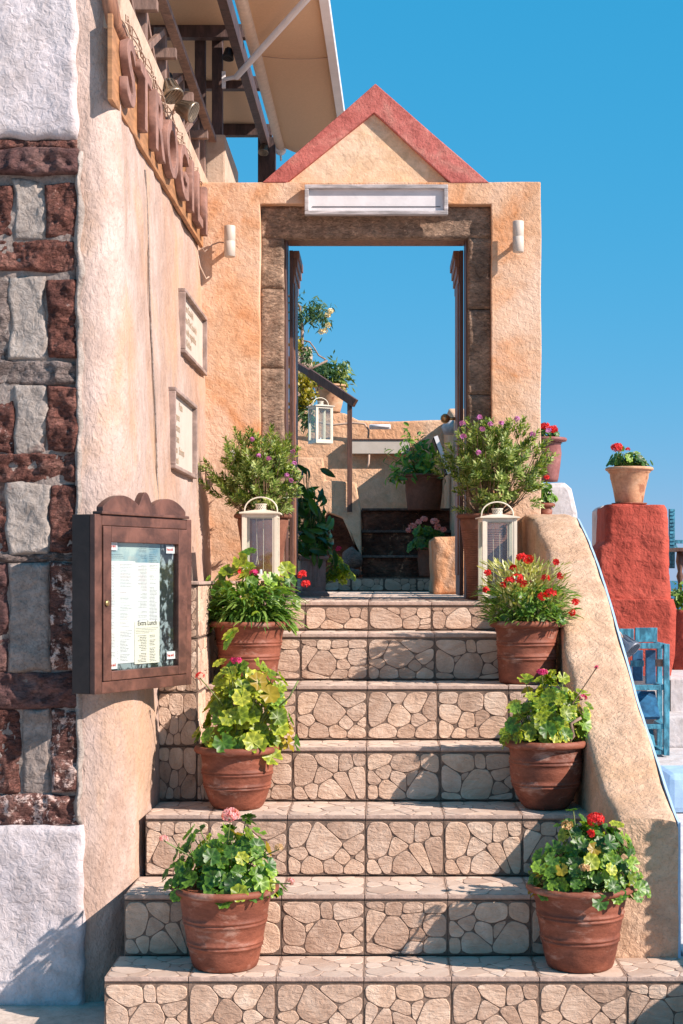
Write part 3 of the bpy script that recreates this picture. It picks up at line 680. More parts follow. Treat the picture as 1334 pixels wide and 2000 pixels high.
# ------------------------------------------------------------------ framed menu boards on the pink wall
def wall_board(y0, y1, z0, z1, rows, lab, pm):
    x0 = wall_x(y0, (z0+z1)/2)+.022; x1 = wall_x(y1, (z0+z1)/2)+.022
    a = Vector((x0, y0, 0)); b = Vector((x1, y1, 0)); an = math.atan2((b-a).y, (b-a).x); w = (b-a).length; h = z1-z0; c = (a+b)/2
    t = thing('menu_board', (c.x, c.y, z0), lab, 'menu board', 'framed menu boards on the pink wall', rz=an)
    frame_parts(t, w, h, .017, .03, M['bframe'], M[pm])
    for (u, v, s_, size) in rows:
        text(s_, size, 'inkB', t, (-w/2+.06+w*u, .0105, h*v), (R(90),0,0), bold=.0006, sxx=1.15)
wall_board(7.56, 8.44, 2.665, 2.975, [(0,.74,'Chicken Souvlaki',.052),(0,.56,'Chicken Fillet Souvlaki',.052),(0,.38,'Lamb with vegetables',.052),(0,.20,'Lamb Kleftiko',.052)], 'upper framed menu board on the pink wall, listing souvlaki and lamb', 'panelC')
wall_board(7.06, 7.84, 2.075, 2.44, [(.28,.80,'Pasta',.050),(0,.65,'Bolognese',.050),(0,.51,'Carbonara',.050),(0,.37,'Mix Pasta',.050),(0,.23,'Salmon   Shrimps',.050),(0,.10,'Spaghetti',.048)], 'lower framed menu board on the pink wall, headed Pasta', 'panelC')

# ------------------------------------------------------------------ letter sign
s0 = Vector((-.992, 5.86, 3.385)); s1 = Vector((-.950, 8.46, 3.365)); an = math.atan2((s1-s0).y, (s1-s0).x); SL = (s1-s0).length
sg = thing('letter_sign', s0, 'long board with raised brown letters STROGILI along the top of the pink wall', 'sign', rz=an)
m = MB(); m.box(-.02, SL, 0, .02, -.03, .29); m.build('board', M['signwood'], sg, bevel=.003)
wts = dict(S=.33, T=.33, R=.35, O=.37, G=.36, I=.20, L=.31)
tot = sum(wts[c] for c in 'STROGILI'); x = .02
for ch in 'STROGILI':
    w = wts[ch]/tot*(SL-.04)
    o = text(ch, .345, 'letter', sg, (x+w/2, -.018, .018), (R(90),0,0), name='letter', ext=.014, align='CENTER', bold=.004, bev=.003); o.scale = (1.28 if ch != 'I' else 1.3, 1, 1); x += w

# ------------------------------------------------------------------ railing, pergola, awning
rl = thing('terrace_railing', (-1.0, 5.6, 3.80), 'brown wooden railing with crossed braces on top of the pink building', 'railing')
def L3(p, t): return Vector(p)-t.location
def part(nm, mt, t, *bars, bev=.003):
    m = MB()
    for (a, b, w, h) in bars: m.bar(L3(a, t), L3(b, t), w, h)
    return m.build(nm, M[mt], t, bevel=bev)
RX = -.975
part('hand_rail', 'rail', rl, ((RX+.03, 5.95, 4.10), (RX+.03, 8.87, 4.05), .045, .03))
ys = [6.0, 6.6, 7.2, 7.85, 8.5, 8.8]
for y in ys: part('post', 'rail', rl, ((RX-.03, y, 3.80), (RX-.03, y, 4.09), .055, .055))
for a, b in zip(ys[:4], ys[1:5]):
    part('brace', 'rail', rl, ((RX-.01, a+.04, 3.815), (RX-.01, b-.04, 4.07), .02, .03)); part('brace', 'rail', rl, ((RX-.035, a+.04, 4.07), (RX-.035, b-.04, 3.815), .02, .03))
for y in ys[1:5]: part('rail_block', 'rail', rl, ((RX-.14, y-.05, 3.96), (RX+.05, y-.05, 3.96), .04, .045))
pil = MB(); pil.box(-.99, -.876, 8.90, 9.72, 3.6, 4.09); o = pil.build('terrace_pillar', M['cream'], bevel=.012); tag(o, 'cream plastered pillar end on the terrace behind the gateway', 'pillar')
pg = thing('pergola', (-1.0, 9.0, 3.7), 'dark wooden pergola with posts and beams above the terrace', 'pergola')
def pbar(nm, a, b, w, h, mt='perg'): part(nm, mt, pg, (a, b, w, h))
pbar('post', (-1.03, 9.02, 3.7), (-1.03, 9.02, 4.72), .060, .06)
pbar('post', (-.932, 9.02, 4.09), (-.932, 9.02, 4.72), .060, .06)
pbar('post', (-.795, 11.05, 1.6), (-.795, 11.05, 4.66), .12, .12)
pbar('rafter', (-.80, 6.2, 4.50), (-.80, 11.1, 4.63), .05, .10)
pbar('beam', (-2.6, 8.9, 4.665), (-.715, 8.9, 4.665), .06, .075)
pbar('beam', (-2.6, 10.0, 4.72), (-.71, 10.0, 4.72), .06, .08)
pbar('beam', (-2.6, 11.05, 4.72), (-.76, 11.05, 4.72), .06, .08)
pbar('beam', (-2.6, 7.7, 4.62), (-.73, 7.7, 4.62), .06, .07)
pbar('beam', (-2.6, 6.4, 4.58), (-.73, 6.4, 4.58), .06, .07)
m = MB(); vs = []; fs = []
for i in range(9):
    for k in range(21):
        u, v = i/8, k/20; y = 6.2+4.9*v; vs.append((-2.6+1.76*u, y, 4.64+.13*v-.02*math.sin(math.pi*((v*4) % 1))))
for i in range(8):
    for k in range(20): a = i*21+k; fs.append((a, a+21, a+22, a+1))
m.add([Vector(v)-pg.location for v in vs], fs); o = m.build('canvas_roof', M['canvas'], pg, smooth=True)
sol = o.modifiers.new('t', 'SOLIDIFY'); sol.thickness = .004
aw = thing('awning', (-.7, 9, 4.5), 'tan canvas awning with a white front bar and white support arm', 'awning')
def aL(v): return Vector((-.697, 6.5+4.5*v, 4.43+.17*v))
def aR(v): return Vector((-.325+.09*v, 6.5+4.5*v, 4.545-.075*v))
vs = []; fs = []
for i in range(13):
    for k in range(25):
        u, v = i/12, k/24; p = aL(v).lerp(aR(v), u); p.z -= .018*math.sin(math.pi*u)*(1+.6*math.sin(v*9)); vs.append(p-aw.location)
for i in range(12):
    for k in range(24): a = i*25+k; fs.append((a, a+25, a+26, a+1))
m = MB(); m.add(vs, fs); o = m.build('canvas', M['canvas'], aw, smooth=True); sol = o.modifiers.new('t', 'SOLIDIFY'); sol.thickness = .003
m = MB(); m.tube([aL(0)-aw.location, aL(1)-aw.location], .035, 14); m.build('canvas_roll', M['canvasT'], aw, smooth=True)
m = MB(); m.bar(aR(0)-aw.location+Vector((.012,0,-.01)), aR(1)-aw.location+Vector((.012,0,-.01)), .05, .05); m.build('front_bar', M['whitem'], aw, bevel=.005)
for v in (.18, .52, .86):
    m = MB(); m.tube([aL(v).lerp(aR(v), u/8)-aw.location-Vector((0, .02*math.sin(math.pi*u/8), .021*math.sin(math.pi*u/8)+.004)) for u in range(9)], .0025, 5); m.build('seam', M['cable'], aw)
m = MB(); p0 = W(462, 150, 8.9); p1 = W(640, -48, 7.3); m.tube([p0-aw.location, p1-aw.location], .018, 10); m.tube([W(438,155,8.95)-aw.location, p0-aw.location], .012, 8)
m.bar(W(437,140,8.96)-aw.location, W(437,172,8.96)-aw.location, .02, .02); m.build('support_arm', M['whitem'], aw, smooth=False)
m = MB(); m.lathe([(.0,-.03),(.03,-.03),(.04,0),(.03,.03),(0,.03)], 12, Matrix.Translation(W(548,293,11)-aw.location) @ Matrix.Rotation(R(90), 4, 'X')); m.tube([W(548,300,11)-aw.location, W(549,314,11)-aw.location], .008, 6); m.build('end_cap', M['whitem'], aw, smooth=True)

def spot(base, head, aim, size, mt, lab, grp=None):
    t = thing('spotlight', base, lab, 'spotlight', grp); h = Vector(head)-Vector(base)
    q = Vector(aim).normalized().to_track_quat('Z', 'Y').to_matrix().to_4x4(); T = Matrix.Translation(h) @ q
    m = MB(); m.lathe([(0,-size*1.0),(size*.42,-size*.95),(size*.50,-size*.5),(size*.62,0),(size*.9,size*.55),(size*.9,size*.72),(size*.78,size*.72),(size*.7,size*.4),(0,size*.3)], 20, T); m.build('lamp_head', M[mt], t, smooth=True)
    m = MB()
    for k in range(12):
        a = k*math.pi/6; r0 = size*.52; r1 = size*.80
        m.bar(T @ Vector((math.cos(a)*r0, math.sin(a)*r0, -size*.8)), T @ Vector((math.cos(a)*r1, math.sin(a)*r1, size*.4)), size*.05, size*.10)
    m.build('cooling_rib', M[mt], t)['kind'] = 'stuff'
    m = MB()
    for k in range(-2, 3): 
        x = size*.28*k; y = math.sqrt(max(0, (size*.8)**2-x*x)); m.tube([T @ Vector((x,-y,size*.74)), T @ Vector((x,y,size*.74))], size*.045, 5)
    m.build('lamp_grille', M[mt], t)
    m = MB(); m.tube([Vector((0,0,0)), h*.5+Vector((0,0,.012)), T @ Vector((0,0,-size*.6))], .006, 6); m.lathe([(.018,-.006),(.018,.006)], 12, Matrix.Rotation(R(90), 4, 'Y')); m.build('bracket', M['cable'], t)
b0 = Vector((-.965, 7.25, W(0,165,7.25).z))
spot(b0, W(334,176,7.02), (.35,-.35,-.9), .054, 'bronze', 'upper ribbed bronze spotlight on the cream wall above the letter sign', 'spotlights on the cream wall')
spot(Vector((-.965, 7.35, W(0,215,7.35).z)), W(364,214,7.1), (.9,-.2,-.45), .054, 'bronze', 'lower silvery spotlight pointing right above the letter sign', 'spotlights on the cream wall')
spot(W(462,93,8.9), W(446,106,8.85), (-.1,-.2,-1), .038, 'black', 'black spotlight hanging from the pergola beam beside the post')
spot(W(516,270,10.9), W(515,292,10.85), (-.1,-.4,-1), .040, 'bronze', 'small bronze spotlight at the end of the pergola rafter')
# wires along the sign
m = MB()
for s_ in range(4):
    m.tube([(-.955+.012*math.sin(k*1.7+s_), 5.9+k*.09, 3.665+.03*s_/3+.012*math.sin(k*1.7*(1+s_*.37)+s_*2)) for k in range(29)], .0028, 5)
m.tube([W(212,60,5.95), W(232,170,6.05), W(262,330,6.4), W(285,480,6.7), W(303,600,6.95)], .0035, 5)
tag(m.build('cable', M['cable'], smooth=True), 'tangle of thin pale cables along the top of the letter sign', 'cable')
m = MB()
for (a, b, seed) in ((6.63, (3.3, 1.6), 0),):
    m.tube([(wall_x(a+.02*math.sin(k*.7), z)+.004, a+.015*math.sin(k*.55), z) for k in range(24) for z in [b[0]-(b[0]-b[1])*k/23]], .0045, 5)
m.build('wall_crack', M['mortar'], bld)
# chair on the terrace
ch = thing('wicker_chair', (-1.25, 8.1, 3.72), 'dark woven chair back behind the terrace railing', 'chair')
m = MB(); m.tube([(-.10,0,0),(-.10,0,.45),(-.02,.0,.50),(.16,.05,.46),(.20,.05,.35),(.2,.05,0)], .018, 6); m.build('frame', M['black'], ch, smooth=True)
m = MB()
for k in range(9): m.tube([(-.10,0,.42-.045*k),(.19,.05,.42-.045*k)], .014, 5)
m.build('back_slat', M['black'], ch)

# ------------------------------------------------------------------ plant kit
def disc_leaf(seed, lobes=7):
    rnd = random.Random(seed); n = 28; vs = [(0, .12, 0)]; fs = []
    for ring, rr in ((0, .5), (1, 1.0)):
        for k in range(n+1):
            a = -math.pi/2+.28+(2*math.pi-.56)*k/n; s_ = 1+.20*(abs(math.sin(lobes*.5*(a+math.pi/2)))-.5)*ring+.045*math.sin(k*2.9)*ring+rnd.uniform(-.03, .03)*ring
            r = rr*s_; fold = .16*abs(math.sin(lobes*.5*(a+math.pi/2)+math.pi/2))
            z = (.24*rr*rr+.16*rr*(fold*4-.5))+rnd.uniform(-.07, .07)*ring
            vs.append((r*math.cos(a), r*math.sin(a)+.12, z))
    m = n+1
    for k in range(n): fs.append((0, 1+k, 2+k)); fs.append((1+k, 1+m+k, 2+m+k, 2+k))
    return vs, fs
def ovate(seed, L=1, Wd=.42, bend=.3, n=6):
    rnd = random.Random(seed); vs = []; fs = []
    for i in range(n+1):
        t = i/n; w = Wd*math.sin(math.pi*min(1, t*.92+.05))**.8*(1-.25*t) if 0 < i < n else .02; y = t*L; z = -bend*t*t
        vs += [(-w/2, y, z+w*.25), (0, y, z), (w/2, y, z+w*.25)]
    for i in range(n):
        a = i*3; fs += [(a, a+1, a+4, a+3), (a+1, a+2, a+5, a+4)]
    return vs, fs
def leaf_meshes(fn, mats, nvar, name='leaf', **k):
    out = {}
    for mt in mats:
        out[mt] = []
        for s_ in range(nvar):
            vs, fs = fn(s_, **k); mb = MB(); mb.add(vs, fs); out[mt].append(mb.mesh(name, M[mt], True))
    return out
GL = leaf_meshes(disc_leaf, ['g_mid', 'g_yel', 'g_drk', 'g_old'], 5)
HL = leaf_meshes(ovate, ['hib', 'pep', 'g_yel'], 4)
def orient(n, spin):
    n = Vector(n).normalized(); q = n.to_track_quat('Z', 'Y'); return (q.to_matrix() @ Matrix.Rotation(spin, 3, 'Z'))
def head(center, r, mt, parent, rnd, n=22, ps=.010, name='flower_head', flat=.7):
    m = MB()
    for k in range(n):
        d = Vector((rnd.gauss(0,1), rnd.gauss(0,1), rnd.gauss(0,1)*flat+.3)).normalized(); c = Vector(center)+Vector((d.x*r, d.y*r, d.z*r*flat))*rnd.uniform(.75, 1)
        Q = orient(d+Vector((rnd.uniform(-.3,.3),)*3), rnd.uniform(0, 6))
        for q in range(5):
            a = q*2*math.pi/5; b = a+.95; o = ps*1.0
            pts = [(0,0,0), (o*math.cos(a)*1.0, o*math.sin(a), ps*.25), (o*1.35*math.cos((a+b)/2), o*1.35*math.sin((a+b)/2), ps*.1), (o*math.cos(b), o*math.sin(b), ps*.25)]
            vv = [c+Q @ Vector(p) for p in pts]; m.add(vv, [(0,1,2,3)])
    return m.build(name, M[mt], parent)
def pot(t, prof, mt, rim=.02, wob=.015, n=40):
    R_ = prof[-1][0]; H = prof[-1][1]
    m = MB(); body = prof; inner = [(R_-.014, H), (R_-.020, H-.03), (0, H-.032)]
    m.lathe(body[:-1]+[(R_-.012, H-.004)]+[(R_-.022, H-.004)], n, wob=wob); o = m.build('pot', M[mt], t, smooth=True)
    sp = rim; m = MB(); c = [(R_-.018, H-.014)]
    for k in range(9):
        a = -math.pi*.5+math.pi*1.25*k/8; c.append((R_-.008+.013*math.cos(a)+.006, H-.006+sp*.62*math.sin(a)))
    c += [(R_-.022, H-.004), (R_-.024, H-.028)]
    m.lathe(c[1:], n, wob=wob); m.build('rim', M[mt], o, smooth=True)
    m = MB(); vs = [(0,0,H-.022)]; 
    for k in range(16): a = k*math.pi/8; vs.append(((R_-.018)*math.cos(a), (R_-.018)*math.sin(a), H-.026+random.uniform(-.006,.004)))
    m.add(vs, [(0, 1+k, 1+(k+1) % 16) for k in range(16)]); m.build('soil', M['soil'], t, smooth=True)
    return o
def bell(R0, R1, H, belly=.0, k1=6, k2=12):
    p = [(R0-.006, 0), (R0, .004)]
    for k in range(1, 15):
        u = k/15; r = R0+(R1-.02-R0)*(u**.8)+belly*math.sin(math.pi*u)
        z = H*.86*u
        if k in (k1, k2): p += [(r, z-.004), (r+.0035, z-.002), (r+.0035, z+.003), (r, z+.005)]
        elif k in (k1+1, k2+1): p += [(r, z-.006), (r+.003, z-.004), (r+.003, z+.001), (r, z+.003)]
        else: p.append((r, z))
    p += [(R1-.016, H*.88), (R1-.010, H*.93), (R1, H)]
    return p
def geranium(t, H, cx, w, h, n, mts, rs, seed, base=0, stems=True, cy=0, dpt=None, mesh=GL, up=.55):
    """n single leaves over a dome w wide, h high above the rim"""
    rnd = random.Random(seed); sm = MB(); tips = []
    for k in range(n):
        th = rnd.uniform(0, 2*math.pi); ph = math.acos(1-rnd.random()*1.25) if True else 0; rad = rnd.uniform(.62, 1.0) if rnd.random() < .75 else rnd.uniform(.25, .7)
        lump = 1+.42*noise.noise(Vector((math.cos(th)*1.5+seed, math.sin(th)*1.5, ph)))
        d = Vector((math.sin(ph)*math.cos(th), math.sin(ph)*math.sin(th), max(-.12, math.cos(ph))))
        p = Vector((cx+d.x*w/2*rad*lump, cy+d.y*(dpt or w*.42)*rad*lump, H+base+d.z*h*rad*lump+.01))
        if p.z < H+.012 and math.hypot(p.x, p.y) < .16: p.z = H+rnd.uniform(.015, .04)
        nrm = Vector((d.x*1.0, d.y*1.0-.25, up+rnd.uniform(-.25,.35)))+Vector((rnd.uniform(-.55,.55), rnd.uniform(-.6,.3), 0))
        Q = orient(nrm, rnd.uniform(0, 6.28)); r = rnd.uniform(*rs)
        mt = rnd.choices([a for a, _ in mts], [b for _, b in mts])[0]
        me = rnd.choice(mesh[mt]); o = bpy.data.objects.new('leaf', me); col.objects.link(o); o.parent = t
        o.matrix_local = Matrix.Translation(p) @ Q.to_4x4() @ Matrix.Scale(r, 4)
        if stems and k % 2 == 0:
            a = Vector((cx*.2+rnd.uniform(-.03,.03), cy*.2+rnd.uniform(-.03,.03), H-.02)); mid = a.lerp(p, .55)+Vector((0,0,-.01)); sm.tube([a, mid, p], .0022, 5, cap=False)
        tips.append(p)
    for k in range(6):
        a = Vector((rnd.uniform(-.05,.05), rnd.uniform(-.04,.04), H-.02)); b = Vector((cx+rnd.uniform(-.3,.3)*w, cy+rnd.uniform(-.2,.2)*w, H+h*rnd.uniform(.4,.8))); sm.tube([a, a.lerp(b, .5)+Vector((rnd.uniform(-.01,.01),)*3), b], .006, 6, r1=.003, cap=False)
    sm.build('stems', M['stem'], t, smooth=True)
def blades(t, H, n, w, h, mt, seed, L=(.06,.12), wd=.010, cx=0, base=0, droop=.5, name='blade_leaves'):
    rnd = random.Random(seed); m = MB()
    for k in range(n):
        th = rnd.uniform(0, 6.28); rr = math.sqrt(rnd.random()); p = Vector((cx+math.cos(th)*rr*w/2*.75, math.sin(th)*rr*w*.3, H+base+rnd.uniform(0, h*.6)))
        d = Vector((math.cos(th)*rr*1.1+rnd.uniform(-.5,.5), math.sin(th)*rr*1.0+rnd.uniform(-.5,.2), rnd.uniform(.25,1.1))).normalized(); l = rnd.uniform(*L); s_ = d.cross(Vector((0,0,1)))+Vector((rnd.uniform(-.4,.4),)*3); s_.normalize(); ww = wd*rnd.uniform(.7,1.2)
        vs = []
        for i in range(5):
            u = i/4; q = p+d*l*u+Vector((0,0,-droop*l*u*u)); wv = ww*(math.sin(math.pi*(u*.85+.12))**.7)/2; vs += [q-s_*wv, q+s_*wv]
        m.add(vs, [(2*i, 2*i+1, 2*i+3, 2*i+2) for i in range(4)])
    o = m.build(name, M[mt], t, smooth=True); o['kind'] = 'stuff'; return o
def stalk(m, a, b, r=.0022, sag=.0):
    a = Vector(a); b = Vector(b); m.tube([a, a.lerp(b, .5)+Vector((0,0,sag)), b], r, 5, cap=False)

# six terracotta pots on the steps
def step_pot(px, Yc, z, Rr, R0, H, lab, belly=0, mt='terra'):
    t = thing('potted_plant', ((px-PX)*Yc/F, Yc, z), lab, 'potted plant', 'flower pots lining the steps')
    rv = random.Random(px); pot(t, bell(R0, Rr, H, belly, rv.choice((5,6,7)), rv.choice((10,11,12))), mt, rim=rv.choice((.017,.020,.024))); t.rotation_euler.z = 0; return t
def fl(t, px, py, Y, rr, mt, seed, n=22, ps=.009, st=None, flat=.7):
    c = W(px, py, Y)-t.location; head(c, rr, mt, t, random.Random(seed), n, ps, flat=flat)
    if st is not None:
        m = MB(); stalk(m, (c.x*.35, c.y*.3, st), c-Vector((0,0,rr*.5)), .0024); m.build('flower_stalk', M['stem'], t, smooth=True)

t = step_pot(440, 5.535, .22, .178, .112, .280, 'terracotta pot on the lowest step at left, green geranium with one pale pink flower head')
geranium(t, .28, 0, .42, .21, 210, [('g_mid', 6), ('g_drk', 3), ('g_yel', 1), ('g_old', .3)], (.020,.033), 1)
fl(t, 450, 1592, 5.50, .034, 'f_pink', 1, 34, .0095, .42); fl(t, 320, 1638, 5.45, .014, 'f_pink', 2, 8, .007, .36); fl(t, 545, 1655, 5.42, .014, 'f_dry', 3, 9, .007, .36); fl(t, 567, 1722, 5.42, .014, 'f_pink', 4, 8, .007, .30)
t = step_pot(1133, 5.535, .22, .180, .114, .285, 'terracotta pot on the lowest step at right, dense dark geranium with a red flower head')
geranium(t, .285, .02, .39, .245, 250, [('g_mid', 4), ('g_drk', 5), ('g_yel', .7), ('g_old', .3)], (.019,.030), 2, dpt=.17)
fl(t, 1163, 1600, 5.50, .030, 'f_red', 5, 32, .010, .45); fl(t, 1108, 1612, 5.45, .018, 'f_dry', 6, 14, .009, .42); fl(t, 1142, 1695, 5.36, .017, 'f_dry', 7, 14, .008); fl(t, 1152, 1628, 5.42, .014, 'f_red', 8, 9, .009)
t = step_pot(464, 6.235, .676, .160, .098, .238, 'terracotta pot on the third step at left, tall yellow green geranium leaning over', .012)
geranium(t, .238, .02, .40, .40, 190, [('g_yel', 7), ('g_mid', 2.5), ('g_old', .9)], (.026,.042), 3, dpt=.15)
fl(t, 462, 1290, 6.15, .022, 'f_mag', 9, 18, .008, .5, .5); fl(t, 391, 1320, 6.1, .018, 'f_red', 10, 8, .007, .4)
m = MB(); m.tube([W(545,1380,6.1)-t.location, W(565,1362,6.05)-t.location, W(582,1330,6.03)-t.location], .0035, 5); m.build('flower_stalk', M['stem'], t, smooth=True)
t = step_pot(1066, 6.225, .676, .160, .086, .262, 'terracotta pot on the third step at right, yellow green geranium with magenta flowers', .020)
geranium(t, .262, .0, .36, .27, 165, [('g_yel', 7), ('g_mid', 2.5), ('g_old', .3)], (.021,.034), 4, dpt=.15)
fl(t, 1058, 1313, 6.18, .022, 'f_mag', 11, 20, .008, .45, .5); fl(t, 1138, 1362, 6.12, .014, 'f_mag', 12, 14, .007, .4); fl(t, 1166, 1303, 6.1, .006, 'f_mag', 13, 5, .006)
m = MB(); stalk(m, W(1118,1375,6.12)-t.location, W(1166,1303,6.1)-t.location, .0026); m.build('flower_stalk', M['sdry'], t)
m = MB(); m.tube([(.07,-.05,.25),(.10,-.07,.29),(.09,-.08,.34),(.13,-.07,.36)], .009, 7, r1=.006); m.build('woody_stem', M['trunk'], t, smooth=True)
t = step_pot(487, 6.86, 1.127, .168, .112, .262, 'terracotta pot on the fifth step at left, broad leaves and grassy blades, red flowers')
geranium(t, .262, .0, .44, .31, 120, [('g_mid', 5), ('g_yel', 3)], (.026,.042), 5, cy=.04, dpt=.13)
blades(t, .262, 700, .42, .24, 'blade', 6, (.06,.13), .012, base=0.0)
blades(t, .262, 400, .40, .08, 'blade', 16, (.05,.10), .011, base=0.0, droop=.9)
fl(t, 496, 1119, 6.75, .018, 'f_mag', 14, 18, .008); fl(t, 590, 1122, 6.72, .018, 'f_red', 15, 14, .009); fl(t, 597, 1140, 6.72, .018, 'f_red', 16, 14, .009); fl(t, 470, 1116, 6.8, .010, 'f_red', 17, 6, .007)
t = step_pot(1029, 6.86, 1.127, .153, .120, .262, 'terracotta pot on the fifth step at right, carnations with pale buds and red flowers')
geranium(t, .262, .0, .38, .14, 46, [('g_mid', 3), ('g_drk', 5)], (.022,.034), 7, dpt=.15)
blades(t, .262, 900, .50, .24, 'blade', 8, (.05,.10), .010, base=0)
blades(t, .262, 1000, .50, .33, 'bud', 9, (.024,.048), .010, base=.06, droop=0, name='buds')
for i, (x, y, r) in enumerate(((1010,1130,.026),(1032,1092,.022),(1018,1088,.018),(1065,1130,.016),(1076,1158,.022),(1060,1165,.018),(995,1135,.018),(952,1118,.010),(1085,1098,.010),(1095,1125,.012),(1124,1175,.011),(1117,1196,.011),(982,1142,.010),(1003,1110,.014),(950,1152,.010),(1024,1140,.014))):
    fl(t, x, y, 6.72-.02*(i % 3), r, 'f_red', 20+i, max(6, int(r*600)), .011)

# ------------------------------------------------------------------ milkwort shrubs in tall pots
def shrub(t, base, center, rad, n, seed, nl=26, L=(.032,.055), wd=.0125, mt='poly', low=-.3):
    rnd = random.Random(seed); fm = MB(); bm_ = MB()
    for k in range(n):
        while True:
            d = Vector((rnd.uniform(-1,1), rnd.uniform(-1,1), rnd.uniform(low,1)))
            if d.length < 1 and d.length > .25: break
        lump = 1+.55*noise.noise(d*2.3+Vector((seed,0,0)))
        tip = Vector(center)+Vector((d.x*rad[0], d.y*rad[1], d.z*rad[2]))*lump
        b = Vector(base); mid = b.lerp(tip, .45)+Vector(((tip.x-b.x)*.12, 0, -.02)); seg = [b, mid, tip]
        if k % 4 == 0: bm_.tube(seg, .0045, 5, r1=.0015, cap=False)
        od = ((tip-Vector(center)).normalized()+Vector((0,0,.55))+(tip-mid).normalized()*.5).normalized(); a0 = tip-od*.045; dr = od*.075
        for q in range(nl):
            u = q/nl; c = a0+dr*u; a = q*2.4+rnd.uniform(-.4,.4); dd = dr.normalized()
            s1 = dd.cross(Vector((.2,.9,.1))).normalized(); s2 = dd.cross(s1); out = (s1*math.cos(a)+s2*math.sin(a)+dd*rnd.uniform(.5,1.3)).normalized(); l = rnd.uniform(*L)*(1-.4*u)
            sd = out.cross(dd).normalized()*wd*rnd.uniform(.7,1.1)/2
            fm.add([c, c+out*l*.5+sd, c+out*l, c+out*l*.5-sd], [(0,1,2,3)])
    o = fm.build('foliage', M[mt], t); o['kind'] = 'stuff'
    bm_.build('branches', M['sdry'], t, smooth=True)
tl = thing('potted_shrub', (W(512,0,8.1).x, 8.15, 1.568), 'shrub with small leaves and purple flowers in a red brown pot left of the doorway', 'potted shrub')
pot(tl, [(.095,0),(.098,.01),(.115,.2),(.132,.30),(.140,.34)], 'terraB')
c = W(503, 932, 8.13)-tl.location; shrub(tl, (0,0,.30), c, (.235,.19,.235), 250, 11, low=-.9)
rr = random.Random(4)
for (x, y) in ((492,858),(572,882),(484,888),(505,890),(575,905),(568,938),(560,928),(525,895)): head(W(x, y, 7.98)-tl.location, .010, 'f_pur', tl, rr, 7, .008)
tr = thing('potted_shrub', (W(948,0,8.25).x, 8.25, 1.47), 'shrub with small leaves and purple flowers in a ribbed brown pot right of the doorway', 'potted shrub')
pr = [(.092,0)]
for k in range(30): z = .012+.36*k/30; r = .094+.034*(k/30)**1.5; pr += [(r, z), (r+.0028, z+.004), (r+.0028, z+.007), (r, z+.0105)]
pr += [(.134,.40),(.140,.44)]
pot(tr, pr, 'terraB')
c = W(965, 908, 8.2)-tr.location; shrub(tr, (0,0,.40), c, (.275,.20,.25), 275, 13, low=-.85)
m = MB()
for (x, y) in ((985,948),(1005,940),(965,945),(1035,965)): m.tube([(0,0,.42), (W(x,y,8.2)-tr.location)*.6+Vector((0,0,.16)), W(x,y,8.2)-tr.location], .006, 6, r1=.003)
m.build('branches', M['trunk'], tr, smooth=True)
for (x, y) in ((903,827),(905,852),(936,815),(942,838),(958,828),(935,884),(1010,818),(1040,848),(978,826)): head(W(x, y, 8.02)-tr.location, .012, 'f_pur', tr, rr, 8, .009)

m = MB(); m.lathe([(0,-.02),(.045,-.015),(.055,.01),(.045,.035),(.02,.05),(0,.052)], 16, Matrix.Translation((0,0,0)), wob=.4)
o = m.build('white_lump', M['limewash'], smooth=True, loc=W(462, 897, 8.36)); tag(o, 'white rounded lump on the gateway wall half hidden by the left shrub', 'lump')
